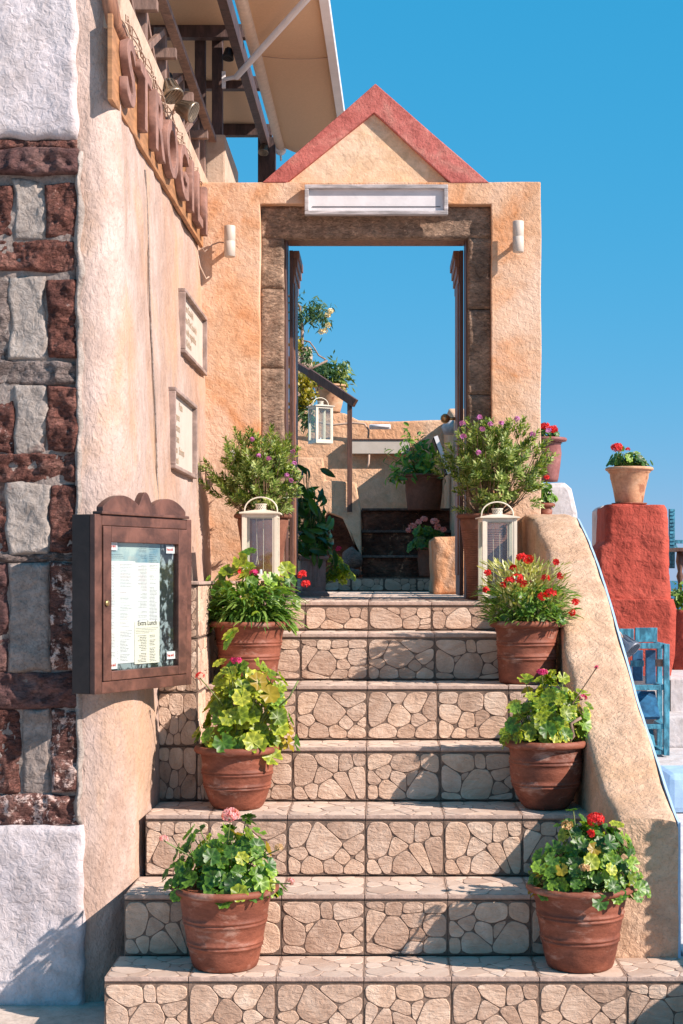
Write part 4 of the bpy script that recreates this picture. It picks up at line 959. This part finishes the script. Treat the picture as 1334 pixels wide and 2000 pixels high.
# ------------------------------------------------------------------ lanterns
def lantern(loc, s, h, lab, rz=0):
    t = thing('lantern', loc, lab, 'lantern', 'cream metal lanterns', rz=rz); w = s/2; f = .011; H = h
    m = MB(); m.box(-w, w, -w, w, 0, .022); m.build('base', M['creamm'], t, bevel=.002)
    for a in (-1, 1):
        for b in (-1, 1):
            m = MB(); m.box(min(a*w, a*(w-.016)), max(a*w, a*(w-.016)), min(b*w, b*(w-.016)), max(b*w, b*(w-.016)), .0225, H-.0005); m.build('corner_post', M['creamm'], t, bevel=.0015)
    m = MB()
    for (x0, x1, y0, y1) in ((-w+.0165, w-.0165, -w+.002, -w+.012), (-w+.0165, w-.0165, w-.012, w-.002), (-w+.002, -w+.012, -w+.0165, w-.0165), (w-.012, w-.002, -w+.0165, w-.0165)):
        m.box(x0, x1, y0, y1, .0225, .034); m.box(x0, x1, y0, y1, H-.018, H-.0005)
        if x1-x0 > y1-y0: m.box(x0, x0+.007, y0, y1, .034, H-.018); m.box(x1-.007, x1, y0, y1, .034, H-.018)
    m.build('door_frame', M['creamm'], t)
    for (x0, x1, y0, y1) in ((-w+.023, w-.023, -w+.006, -w+.008), (-w+.023, w-.023, w-.008, w-.006), (-w+.006, -w+.008, -w+.0165, w-.0165), (w-.008, w-.006, -w+.0165, w-.0165)):
        m = MB(); m.box(x0, x1, y0, y1, .034, H-.018); m.build('glass_pane', M['glass'], t)
    m = MB(); e = w+.012; vs = [(-e,-e,H),(e,-e,H),(e,e,H),(-e,e,H),(-e,-e,H+.006),(e,-e,H+.006),(e,e,H+.006),(-e,e,H+.006),(-.03,-.03,H+.020),(.03,-.03,H+.020),(.03,.03,H+.020),(-.03,.03,H+.020)]
    m.add(vs, [(3,2,1,0),(0,1,5,4),(1,2,6,5),(2,3,7,6),(3,0,4,7),(4,5,9,8),(5,6,10,9),(6,7,11,10),(7,4,8,11),(8,9,10,11)]); m.build('roof', M['creamm'], t)
    m = MB(); m.lathe([(.026,H+.020),(.026,H+.046),(.029,H+.046),(.029,H+.050),(0,H+.051)], 16); ch_ = m.build('vent_cap', M['creamm'], t)
    m = MB()
    for k in range(14):
        for q in range(3):
            a = (k+.5*(q % 2))*2*math.pi/14; m.bar(Vector((.0255*math.cos(a), .0255*math.sin(a), H+.026+.007*q)), Vector((.0268*math.cos(a), .0268*math.sin(a), H+.026+.007*q)), .004, .004)
    m.build('vent_hole', M['black'], ch_)['kind'] = 'stuff'
    m = MB(); r = w-.006; m.tube([(-r, 0, H+.004)]+[(-r*math.cos(a), 0, H+.02+.062*math.sin(a)) for a in [math.pi*k/14 for k in range(15)]]+[(r, 0, H+.004)], .0038, 6); m.build('handle', M['creamm'], t, smooth=True)
    m = MB(); m.lathe([(.022,.0225),(.022,.026),(.008,.028),(.006,.055),(0,.056)], 14); m.build('candle_holder', M['whitem'], t, smooth=True)
    m = MB(); m.tube([(.012,0,H-.02),(.012,0,.05)], .0014, 5); m.tube([(-.022,0,H-.02),(-.018,0,.12),(-.024,0,.08),(-.012,0,.08),(-.018,0,.12)], .0012, 5); m.build('inner_wire', M['creamm'], t)
    return t
lantern((W(509,0,7.6).x, 7.62, 1.569), .170, .322, 'cream metal lantern with handle in front of the left shrub pot')
lantern((W(972,0,7.76).x, 7.78, 1.471), .170, .405, 'cream metal lantern with handle standing in front of the right ribbed pot', R(4))
p = W(626, 867, 13.9)
lantern((p.x, 13.9, p.z), .165, .325, 'cream metal lantern hanging from the dark handrail beyond the doorway', R(28))

# ------------------------------------------------------------------ beyond the doorway
m = MB(); m.box(W(560,0,13.9).x, W(850,0,13.9).x, 13.93, 14.35, 1.44, 1.588); o = m.build('rear_step', M['grout']); tag(o, kind='structure')
for k in range(5): put_tile(VL[k % 3], o, (W(622,0,13.9).x+.29*k-.29, 13.92, 1.472), (0,0,0), .285/.3, .110/.125)
for k, (ya, yb, Y) in enumerate(((1087,1127,14.30),(1038,1086,14.60),(995,1036,14.90))):
    a = W(706, yb, Y); b = W(886 if k < 2 else 900, ya, Y)
    s_ = rough_face(a.x, b.x, a.z-.05, b.z, Y, .5, .012, 30, 10, M['dstep'], 'rear_step', None, fr=6, edge=.02, seed=70+k, jag=.012); tag(s_, kind='structure')
    m = MB(); m.box(a.x, b.x, Y-.035, Y+.2, b.z-.012, b.z+.010); m.build('step_lip', M['rock'], s_, bevel=.006)
m = MB(); m.box(-1.2, 1.2, 15.3, 15.9, 1.4, W(0,995,15).z); tag(m.build('rear_floor', M['backtan']), kind='structure')
# back wall
rw = thing('rear_wall', (0,0,0), 'orange tan plastered wall with a rounded left shoulder at the top of the dark steps', 'wall')
px_prism([(480,1180),(480,795),(560,798),(600,800),(640,802),(675,808),(700,820),(760,823),(868,820),(880,830),(930,835),(930,1180)], 16.3, .5, wob=.01).build('plaster_wall', M['backtan'], rw, bevel=.02)
cw = thing('stair_curb', (0,0,0), 'stepped plaster curb beside the dark rear steps at the handrail foot', 'wall')
px_prism([(545,1128),(545,893),(630,893),(636,938),(694,942),(704,992),(707,1128),(702,1085),(668,1012),(640,1000),(600,1060),(600,1128)], 14.4, .25, wob=.01).build('plaster_wall', M['backtan'], cw, bevel=.015)
m = MB(); m.box(W(560,0,14.9).x, W(706,0,14.9).x, 14.9, 15.0, 1.45, W(0,1000,14.9).z); m.build('recess_back', M['dstep'], cw)  # dark stone colour stands in for the shade inside the recess
def boulder(px, py, Y, r, s, lab):
    c = W(px, py, Y); t = bpy.data.meshes.new('boulder'); bm = bmesh.new(); bmesh.ops.create_icosphere(bm, subdivisions=3, radius=1)
    for v in bm.verts: v.co = Vector((v.co.x*r[0], v.co.y*r[1], v.co.z*r[2]))*(1+.28*noise.noise(v.co*1.6+Vector((s,0,0))))
    bm.to_mesh(t); bm.free(); t.materials.append(M['rock']); t.polygons.foreach_set('use_smooth', [True]*len(t.polygons)); o = link('boulder', t, None, c); tag(o, lab, 'rock')
boulder(687, 1092, 14.25, (.095,.09,.10), 1, 'upright grey boulder at the foot of the stair curb')
boulder(678, 1120, 14.1, (.12,.09,.05), 4, 'flat grey boulder lying below the upright one')
rh = thing('hand_rail', W(682,1000,14.35), 'dark metal handrail with one post beside the rear steps', 'handrail')
part('post', 'wood', rh, (W(683,1000,14.35), W(683,785,14.35), .045, .045))
part('rail', 'wood', rh, (W(694,788,14.3), W(604,728,14.5), .05, .075)); part('rail', 'wood', rh, (W(606,729,14.5), W(540,690,14.9), .05, .06))
pn = thing('sign_panel', W(740, 886, 16.2), 'blank pale oblong panel fixed on the rear wall', 'sign')
w_ = (795-674)*16.2/F; h_ = 28*16.2/F
m = MB(); m.box(-w_/2+.015, w_/2, 0, .06, 0, h_-.01); m.build('panel', M['panelC'], pn, bevel=.004)
m = MB(); m.box(-w_/2, w_/2+.01, -.01, .07, h_-.0095, h_+.004); m.build('top_edge', M['wood'], pn)
m = MB(); m.box(-w_/2, -w_/2+.0145, -.004, .06, 0, h_-.01); m.build('side_edge', M['panel'], pn)
tb = thing('tube_light', W(742, 838, 16.15), 'white tube light fitting above the blank panel', 'light')
m = MB(); m.box(-.11,.11,0,.06,0,.05); m.build('housing', M['whitem'], tb, bevel=.01)
m = MB(); m.tube([(-.10,-.012,.028),(.10,-.012,.028)], .016, 8); m.build('tube', M['panel'], tb, smooth=True)
m = MB(); m.tube([W(600,824,16.2), W(625,825,16.2), W(650,830,16.2), W(690,826,16.2), W(712,828,16.2), W(720,840,16.2), W(719,856,16.2)], .012, 6); m.tube([W(721,888,16.2), W(720,905,16.2), W(716,915,16.2)], .012, 6)
tag(m.build('cable', M['cable'], smooth=True), 'painted cable clipped along the rear wall to the tube light', 'cable')
# side wall at right of rear steps
sw = thing('side_wall', (0,0,0), 'tan plastered side wall with a whitewashed cap to the right of the rear steps', 'wall')
pts = [(16.3,3.20),(15.2,3.22),(14.2,3.05),(13.4,2.75),(12.8,2.50),(12.7,1.4),(16.3,1.4)]
prism([(y, z) for y, z in pts], 'x', .655, .95, .012, .2, 5).build('plaster_wall', M['backtan'], sw, bevel=.02)
m = MB(); m.lathe([(0,.0),(.11,.01),(.13,.07),(.10,.13),(0,.15)], 16, Matrix.Translation((W(893,0,14.2).x, 14.2, W(0,850,14.2).z)), wob=.3); m.build('white_cap', M['limewash'], sw, smooth=True)
lb = rough_face(W(848,0,11.2).x, W(912,0,11.2).x, 1.472, W(0,1048,11.2).z, 11.2, 1.2, .03, 14, 20, plaster('low_wall_plaster', (.60,.26,.12), (.62,.34,.19), (.62,.42,.30), big=4, fine=30, bd=.012, bd2=.02), 'low_wall', None, fr=3, edge=.06, seed=90, jag=.015)
tag(lb, 'low orange plaster stub wall on the landing just right of the dark steps', 'wall')
mb_ = thing('menu_stand', W(860, 905, 14.0), 'thin tilted board with a white edge leaning above the rear steps', 'board')
m = MB(); m.bar(Vector((-.06,0,.22)), Vector((.06,0,-.10)), .25, .03, up=Vector((1,0,.3))); m.build('board', M['cabdark'], mb_, bevel=.01)
m = MB(); m.bar(Vector((-.045,-.13,.23)), Vector((.075,-.13,-.10)), .008, .035, up=Vector((1,0,.3))); m.build('white_edge', M['whitem'], mb_)
# plants beyond
def simple_pot(name, px, py, Y, R0, R1, H, mt, lab, cat='potted plant', n=28):
    b = W(px, py, Y); t = thing(name, b, lab, cat); pot(t, [(R0,0),(R0+.004,.01),(R0+(R1-R0)*.6,H*.55),(R1-.015,H*.86),(R1-.006,H*.88),(R1,H)], mt, n=n); return t
t = simple_pot('potted_plant', 828, 997, 14.75, .15, .19, .33, 'terraB', 'large brown pot of pointed green leaves standing on the top dark step')
geranium(t, .33, -.06, .56, .40, 280, [('pep', 1)], (.06,.10), 31, mesh=HL, dpt=.2)
t = simple_pot('potted_plant', 838, 1126, 14.05, .085, .115, .26, 'terraB', 'brown pot of pink geraniums on the lowest rear step')
geranium(t, .26, 0, .36, .19, 80, [('g_drk', 1)], (.032,.05), 32)
for i, (x, y, r) in enumerate(((806,1027,.030),(828,1014,.026),(848,1018,.036),(856,1030,.034),(798,1035,.016),(866,1034,.02),(818,1020,.02))): fl(t, x, y, 13.9, r, 'f_pink', 60+i, 16, .016)
# square planter at left
pl = thing('square_planter', W(611, 1166, 9.55), 'tall square pinkish planter with dark long leaves and yellow green geranium just inside the door', 'planter')
pl.location.z = 1.471
def sq(m, h0, h1, a, b):
    vs = [(x*a, y*a, h0) for x, y in ((-1,-1),(1,-1),(1,1),(-1,1))]+[(x*b, y*b, h1) for x, y in ((-1,-1),(1,-1),(1,1),(-1,1))]
    m.add(vs, [(3,2,1,0),(4,5,6,7),(0,1,5,4),(1,2,6,5),(2,3,7,6),(3,0,4,7)])
m = MB(); sq(m, .035, .215, .068, .072); body = m.build('body', plaster('planter_stone', (.36,.22,.20), (.42,.27,.24), (.46,.31,.28), fine=50, bd=.001, bd2=.002), pl, bevel=.002)
m = MB(); sq(m, 0, .018, .092, .092); sq(m, .0185, .0345, .088, .074); m.build('foot', body.data.materials[0], pl, bevel=.002)
m = MB(); sq(m, .2155, .228, .072, .088); sq(m, .2285, .245, .088, .088); m.build('lip', body.data.materials[0], pl, bevel=.002)
for k in (-1, 0, 1):
    m = MB(); m.box(.030*k-.009, .030*k+.009, -.0745, -.0715, .06, .19); m.build('flute', body.data.materials[0], pl, bevel=.001)
    m = MB(); m.box(.0715, .0745, .030*k-.009, .030*k+.009, .06, .19); m.build('flute', body.data.materials[0], pl, bevel=.001)
pl.rotation_euler.z = R(8)
geranium(pl, .25, -.03, .34, .52, 170, [('hib', 1)], (.07,.125), 41, mesh=HL, dpt=.12, up=.2)
geranium(pl, .25, .0, .20, .20, 60, [('g_drk', 1)], (.024,.034), 43, dpt=.1)
geranium(pl, .10, .15, .15, .13, 26, [('g_yel', 1)], (.028,.038), 42, dpt=.08)
fl(pl, 651, 1072, 9.3, .016, 'f_mag', 80, 10, .010)
# hanging branches and golden shrub beyond, upper left
ft = thing('climbing_tree', W(592, 760, 15.4), 'slender tree with drooping grey green leaves and golden clumps beyond the left jamb', 'tree')
def lp(x, y, Y=15.4): return W(x, y, Y)-ft.location
m = MB(); m.tube([lp(590,800), lp(590,700), lp(590,640), lp(586,600), lp(570,580), lp(540,572)], .020, 7, r1=.012); m.tube([lp(591,665), lp(605,668), lp(614,680), lp(622,694), lp(636,702)], .008, 6); m.tube([lp(560,715), lp(590,724), lp(612,718), lp(640,704)], .018, 6, r1=.01); m.build('trunk', M['trunk'], ft, smooth=True)
def clump(t, loc, px, py, Y, rx, rz_, n, mt, seed, L, wd, droop=.5, nm='foliage', dy=None):
    rnd = random.Random(seed); m = MB()
    for k in range(n):
        d = Vector((rnd.gauss(0,.45), rnd.gauss(0,.45), rnd.gauss(0,.45))); a = rnd.uniform(0, 6.28)
        p = W(px, py, Y)-t.location+Vector((d.x*rx, d.y*(dy or rx), d.z*rz_))
        out = Vector((math.cos(a)*.8, math.sin(a)*.8, rnd.uniform(-1,.5)-droop)).normalized(); l = rnd.uniform(*L); sd = out.cross(Vector((rnd.uniform(-1,1), rnd.uniform(-1,1), rnd.uniform(-1,1)))).normalized()*wd/2
        m.add([p, p+out*l*.45+sd, p+out*l, p+out*l*.45-sd], [(0,1,2,3)])
    o = m.build(nm, M[mt], t); o['kind'] = 'stuff'; return o
for i, (x, y, rx, rz_, n) in enumerate(((606,612,.13,.14,170),(625,600,.13,.09,110),(633,622,.07,.12,90),(580,610,.09,.22,130),(600,690,.06,.14,120))): clump(ft, None, x, y, 15.4, rx, rz_, n, 'wil', 100+i, (.05,.10), .016)
for i, (x, y, rx, rz_, n) in enumerate(((578,672,.06,.10,160),(590,745,.13,.14,420),(600,775,.11,.10,260),(582,790,.10,.08,200))): clump(ft, None, x, y, 15.3, rx, rz_, n, 'gold', 110+i, (.03,.05), .028, nm='golden_foliage')
for i, (x, y, rx, rz_, n) in enumerate(((595,808,.08,.11,170),(605,822,.06,.08,120))): clump(ft, None, x, y, 15.3, rx, rz_, n, 'wil', 120+i, (.05,.08), .018)
for (x, y) in ((646,607),(640,615),(641,635),(628,648),(636,646)): head(lp(x, y, 15.2), .02, 'f_crm', ft, rr, 6, .02)
t = simple_pot('potted_plant', 645, 806, 15.9, .10, .165, .27, 'terraP', 'pale clay pot of trailing greenery on the rear wall above the lantern')
for i, (x, y, rx, rz_, n, mt) in enumerate(((640,722,.20,.12,330,'wil'),(665,735,.12,.13,220,'pep2'),(625,735,.13,.12,200,'wil'),(675,708,.09,.03,18,'wil'))):
    clump(t, None, x, y, 15.85, rx, rz_, n, 'poly' if mt == 'pep2' else mt, 130+i, (.05,.11), .024)
m = MB(); m.box(W(575,0,16.6).x, W(608,0,16.6).x, 16.6, 16.9, 2.8, W(0,677,16.6).z); tag(m.build('chimney', M['cream'], bevel=.02), 'cream square chimney block behind the hanging branches', 'chimney')

# ------------------------------------------------------------------ right hand side beyond the parapet
o = px_prism([(1062,1120),(1062,950),(1072,942),(1105,940),(1118,952),(1128,1000),(1135,1120)], 9.9, .5, wob=.01).build('white_pier', M['limewash'], None, bevel=.03); tag(o, 'rounded whitewashed pier behind the parapet carrying the plum pot', 'pier')
cp = W(1070, 941, 10.1); t = thing('potted_plant', (cp.x, 10.1, cp.z), 'tall plum coloured jar with red flowers on the white pier', 'potted plant')
pot(t, [(.062,0),(.068,.02),(.080,.10),(.088,.18),(.082,.235),(.084,.238),(.084,.245),(.088,.25),(.108,.268),(.112,.275)], 'plum')
geranium(t, .275, 0, .16, .06, 16, [('g_drk', 1)], (.02,.03), 51)
fl(t, 1080, 838, 10.0, .028, 'f_red', 90, 26, .012); fl(t, 1064, 832, 10.0, .026, 'f_red', 91, 20, .012); fl(t, 1072, 840, 9.95, .014, 'f_pur', 92, 8, .01)
t = simple_pot('potted_plant', 1064, 999, 9.25, .036, .052, .085, 'terra', 'small terracotta pot with round leaves and a red bloom tucked behind the gateway pier')
t.location.z = 1.931
geranium(t, .085, .01, .13, .11, 34, [('g_mid', 1)], (.018,.026), 52); fl(t, 1068, 932, 9.2, .014, 'f_red', 93, 10, .009)
rp = thing('red_pillar', (0,0,0), 'rough dark red plastered pillar carrying a clay flower pot', 'pillar')
def swept(pts_l, pts_r, Y, depth, mat, nm, parent, amp):
    ys = [p[1] for p in pts_l]; vs = []; fs = []; N = 44; K = 10
    def at(P, y):
        for p, q in zip(P, P[1:]):
            if p[1] <= y <= q[1]: return p[0]+(q[0]-p[0])*(y-p[1])/(q[1]-p[1])
        return P[-1][0]
    for i in range(N+1):
        y = ys[0]+(ys[-1]-ys[0])*i/N; l = W(at(pts_l, y), y, Y); r = W(at(pts_r, y), y, Y); ring = []
        for k in range(4): ring.append((l.x, Y+depth*(1-k/4)))
        for k in range(K+1): ring.append((l.x+(r.x-l.x)*k/K, Y+(.012 if k in (0, K) else 0)))
        for k in range(1, 5): ring.append((r.x, Y+depth*k/4))
        for (x, yy) in ring:
            v = Vector((x, yy, l.z)); d = amp*noise.fractal(v*3.2, .7, 2.1, 5); vs.append((x+d*(1 if x > (l.x+r.x)/2 else -1)*.5, yy-d, l.z+(d*.5 if i == 0 else 0)))
        m_ = len(ring)
    for i in range(N):
        for k in range(m_-1): a = i*m_+k; fs.append((a, a+m_, a+m_+1, a+1))
    fs.append(tuple(range(m_))); mb = MB(); mb.add(vs, fs); return mb.build(nm, mat, parent, smooth=True)
swept([(1187,986),(1185,1058),(1167,1072),(1164,1176)], [(1298,986),(1304,996),(1307,1080),(1311,1176)], 11.3, .55, M['redpl'], 'plaster_shaft', rp, .022)
swept([(1158,1170),(1158,1320)], [(1316,1170),(1322,1190),(1319,1280),(1311,1320)], 11.27, .6, M['redpl'], 'plinth', rp, .006)
m = MB(); m.box(W(1150,0,11.4).x, W(1310,0,11.4).x, 11.4, 11.9, 0, W(0,1300,11.4).z); m.build('base', M['limewash'], rp)
o = px_prism([(1166,1100),(1166,996),(1176,987),(1215,987),(1215,1100)], 11.95, .3).build('white_post', M['limewash'], None, bevel=.02); tag(o, 'whitewashed post behind the left side of the red pillar', 'post')
t = thing('potted_plant', W(1229, 986, 11.55), 'pale clay pot with a red geranium on top of the red pillar', 'potted plant'); t.location.z = W(0,986,11.3).z+.004
m = MB(); m.lathe([(.11,0),(.128,.012),(.130,.020),(.118,.016),(.10,.012)], 28); m.build('saucer', M['terra'], t, smooth=True)
pot(t, [(.095,.013),(.10,.02),(.118,.12),(.135,.19),(.139,.195),(.142,.235),(.150,.240),(.165,.262),(.165,.275)], 'terraP')
geranium(t, .275, -.01, .30, .12, 60, [('g_drk', 2), ('g_mid', 1)], (.022,.034), 53, dpt=.12)
fl(t, 1205, 874, 11.4, .042, 'f_red', 94, 46, .012, .36); fl(t, 1226, 878, 11.45, .014, 'f_red', 95, 8, .01)
# white steps and walls far right
for k, (Y, zt2) in enumerate(((11.0,.62),(11.4,.86))):
    m = MB(); m.box(W(1296,0,Y).x, 7, Y, Y+.42 if k == 0 else 13, .40, zt2); tag(m.build('white_step', M['limewash'], bevel=.015), kind='structure')
rwall = rough_face(W(1318,0,12.4).x, 6, .86, W(0,1192,12.4).z, 12.4, .5, .05, 30, 20, M['redpl'], 'red_wall', None, fr=3, edge=.05, seed=99); tag(rwall, 'rough red wall at the right edge behind the red pillar', 'wall')
sh = thing('blue_shutter', W(1313, 1110, 12.9), 'narrow blue louvred shutter standing behind the red pillar', 'shutter')
hh = (1110-994)*12.9/F
m = MB(); m.box(-.025,.022,0,.03,0,hh); m.build('panel', M['blue'], sh)
for k in range(16): m = MB(); m.box(-.021,.018,-.012,-.0005,.01+k*hh/16,.01+k*hh/16+.018); m.build('slat', M['blue'], sh)
tb = thing('garden_table', W(1345, 1150, 12.7), 'dark wooden table with turned legs at the right edge', 'table')
m = MB(); m.box(-.12,.4,-.1,.3,.30,.33); m.build('table_top', M['wood'], tb, bevel=.004)
for q in (-.07, .33): m = MB(); m.lathe([(.02,-.05),(.016,.05),(.03,.10),(.018,.14),(.034,.22),(.026,.30)], 12, Matrix.Translation((q,0,0))); m.build('leg', M['wood'], tb, smooth=True)
rl2 = thing('blue_railing', W(1318, 1150, 13.2), 'thin blue metal railing at the right edge', 'railing')
part('rail', 'blue', rl2, (W(1316,1058,13.2), W(1420,1058,13.2), .03, .03)); part('brace', 'blue', rl2, (W(1318,1062,13.2), W(1345,1110,13.2), .015, .015)); part('rail', 'blue', rl2, (W(1316,1152,13.2), W(1420,1152,13.2), .02, .02))
pb = thing('leafy_bush', W(1345, 1192, 12.5), 'small leafy bush on the red wall at the right edge', 'bush')
clump(pb, None, 1335, 1168, 12.5, .12, .10, 260, 'blade', 150, (.05,.08), .03, droop=0)
cu = MB(); a = W(1306,1560,7.9); cu.box(a.x, a.x+.5, 7.9, 8.3, .401, W(0,1512,7.9).z); tag(cu.build('blue_cushion', M['pblue'], bevel=.03), 'pale blue cushion on the terrace beyond the parapet foot', 'cushion')
# blue chair frame
bc = thing('blue_chair_frame', W(1270, 1476, 10.4), 'blue painted wooden chairs stacked on end beyond the parapet', 'chair')
def bw(x0, x1, y0, y1, Y, d, nm, mt='blue'):
    a = W(x0, y1, Y)-bc.location; b = W(x1, y0, Y)-bc.location; m = MB(); m.box(a.x, b.x, a.y, a.y+d, a.z, b.z); return m.build(nm, M[mt], bc, bevel=.003)
for (x0, x1) in ((1297,1308),(1218,1227)): bw(x0, x1, 1258, 1476, 10.4, .04, 'leg')
bw(1284, 1294, 1262, 1470, 10.75, .04, 'leg')
for (y0, y1) in ((1256,1267),(1338,1348),(1415,1424),(1466,1474)):
    bw(1226, 1296, y0, y1, 10.41, .03, 'rung')
    for xx in (1285, 1222):
        a = W(xx+12, (y0+y1)/2, 10.45)-bc.location; m = MB(); m.bar(a, a+Vector((0,.32,0)), .03, .03); m.build('side_rung', M['blue'], bc)
bw(1205, 1238, 1228, 1262, 10.9, .03, 'back_slat'); bw(1241, 1284, 1226, 1254, 10.95, .03, 'back_slat')
bw(1262, 1281, 1270, 1336, 10.62, .04, 'back_slat', 'blueShade'); bw(1236, 1256, 1270, 1330, 10.85, .03, 'back_slat', 'blueShade')
def board(x0, x1, y0, y1, Y, lean, mt):
    a = W(x0, y1, Y)-bc.location; b = W(x1, y1, Y)-bc.location; c = W(x0, y0, Y)-bc.location; m = MB()
    m.bar(Vector(((a.x+b.x)/2, a.y-lean, a.z)), Vector(((a.x+b.x)/2, a.y+lean, c.z)), b.x-a.x, .025, up=Vector((0,1,0))); m.build('seat_board', M[mt], bc, bevel=.003)
board(1242, 1284, 1354, 1400, 10.7, .10, 'blueShade'); board(1256, 1278, 1428, 1464, 10.75, .06, 'blue'); board(1222, 1236, 1300, 1380, 10.8, .05, 'blueShade'); board(1240, 1252, 1392, 1470, 10.8, .05, 'blue')
bw(1232, 1258, 1290, 1302, 10.5, .03, 'crosspiece'); bw(1282, 1298, 1288, 1302, 10.45, .05, 'crosspiece', 'rail')
spot(W(1205,1225,7.3)+Vector((-.02,.0,0)), W(1226,1260,7.35), (.55,-.45,-.65), .052, 'greym', 'grey metal spotlight on the outer side of the sloping parapet')

# woven chair that stands just outside the right edge and throws the dappled shade
wc = thing('rattan_armchair', (1.84, 5.16, .22), 'rattan armchair on the terrace just beyond the right edge', 'armchair')
m = MB(); m.box(-.26,.26,-.2,.2,.36,.40); m.build('seat', M['cable'], wc, bevel=.01)
for a in (-.24,.24):
    for b in (-.18,.18): m = MB(); m.tube([(a,b,0),(a,b,.36)], .018, 8); m.build('leg', M['cable'], wc)
m = MB()
for k in range(12): x = -.26+.52*k/11; m.box(x-.012, x+.012, .20, .212, .41, .93)
for k in range(10): z = .42+.48*k/9; m.box(-.27,.27,.188,.199,z-.013,z+.013)
m.build('woven_back', M['cable'], wc)
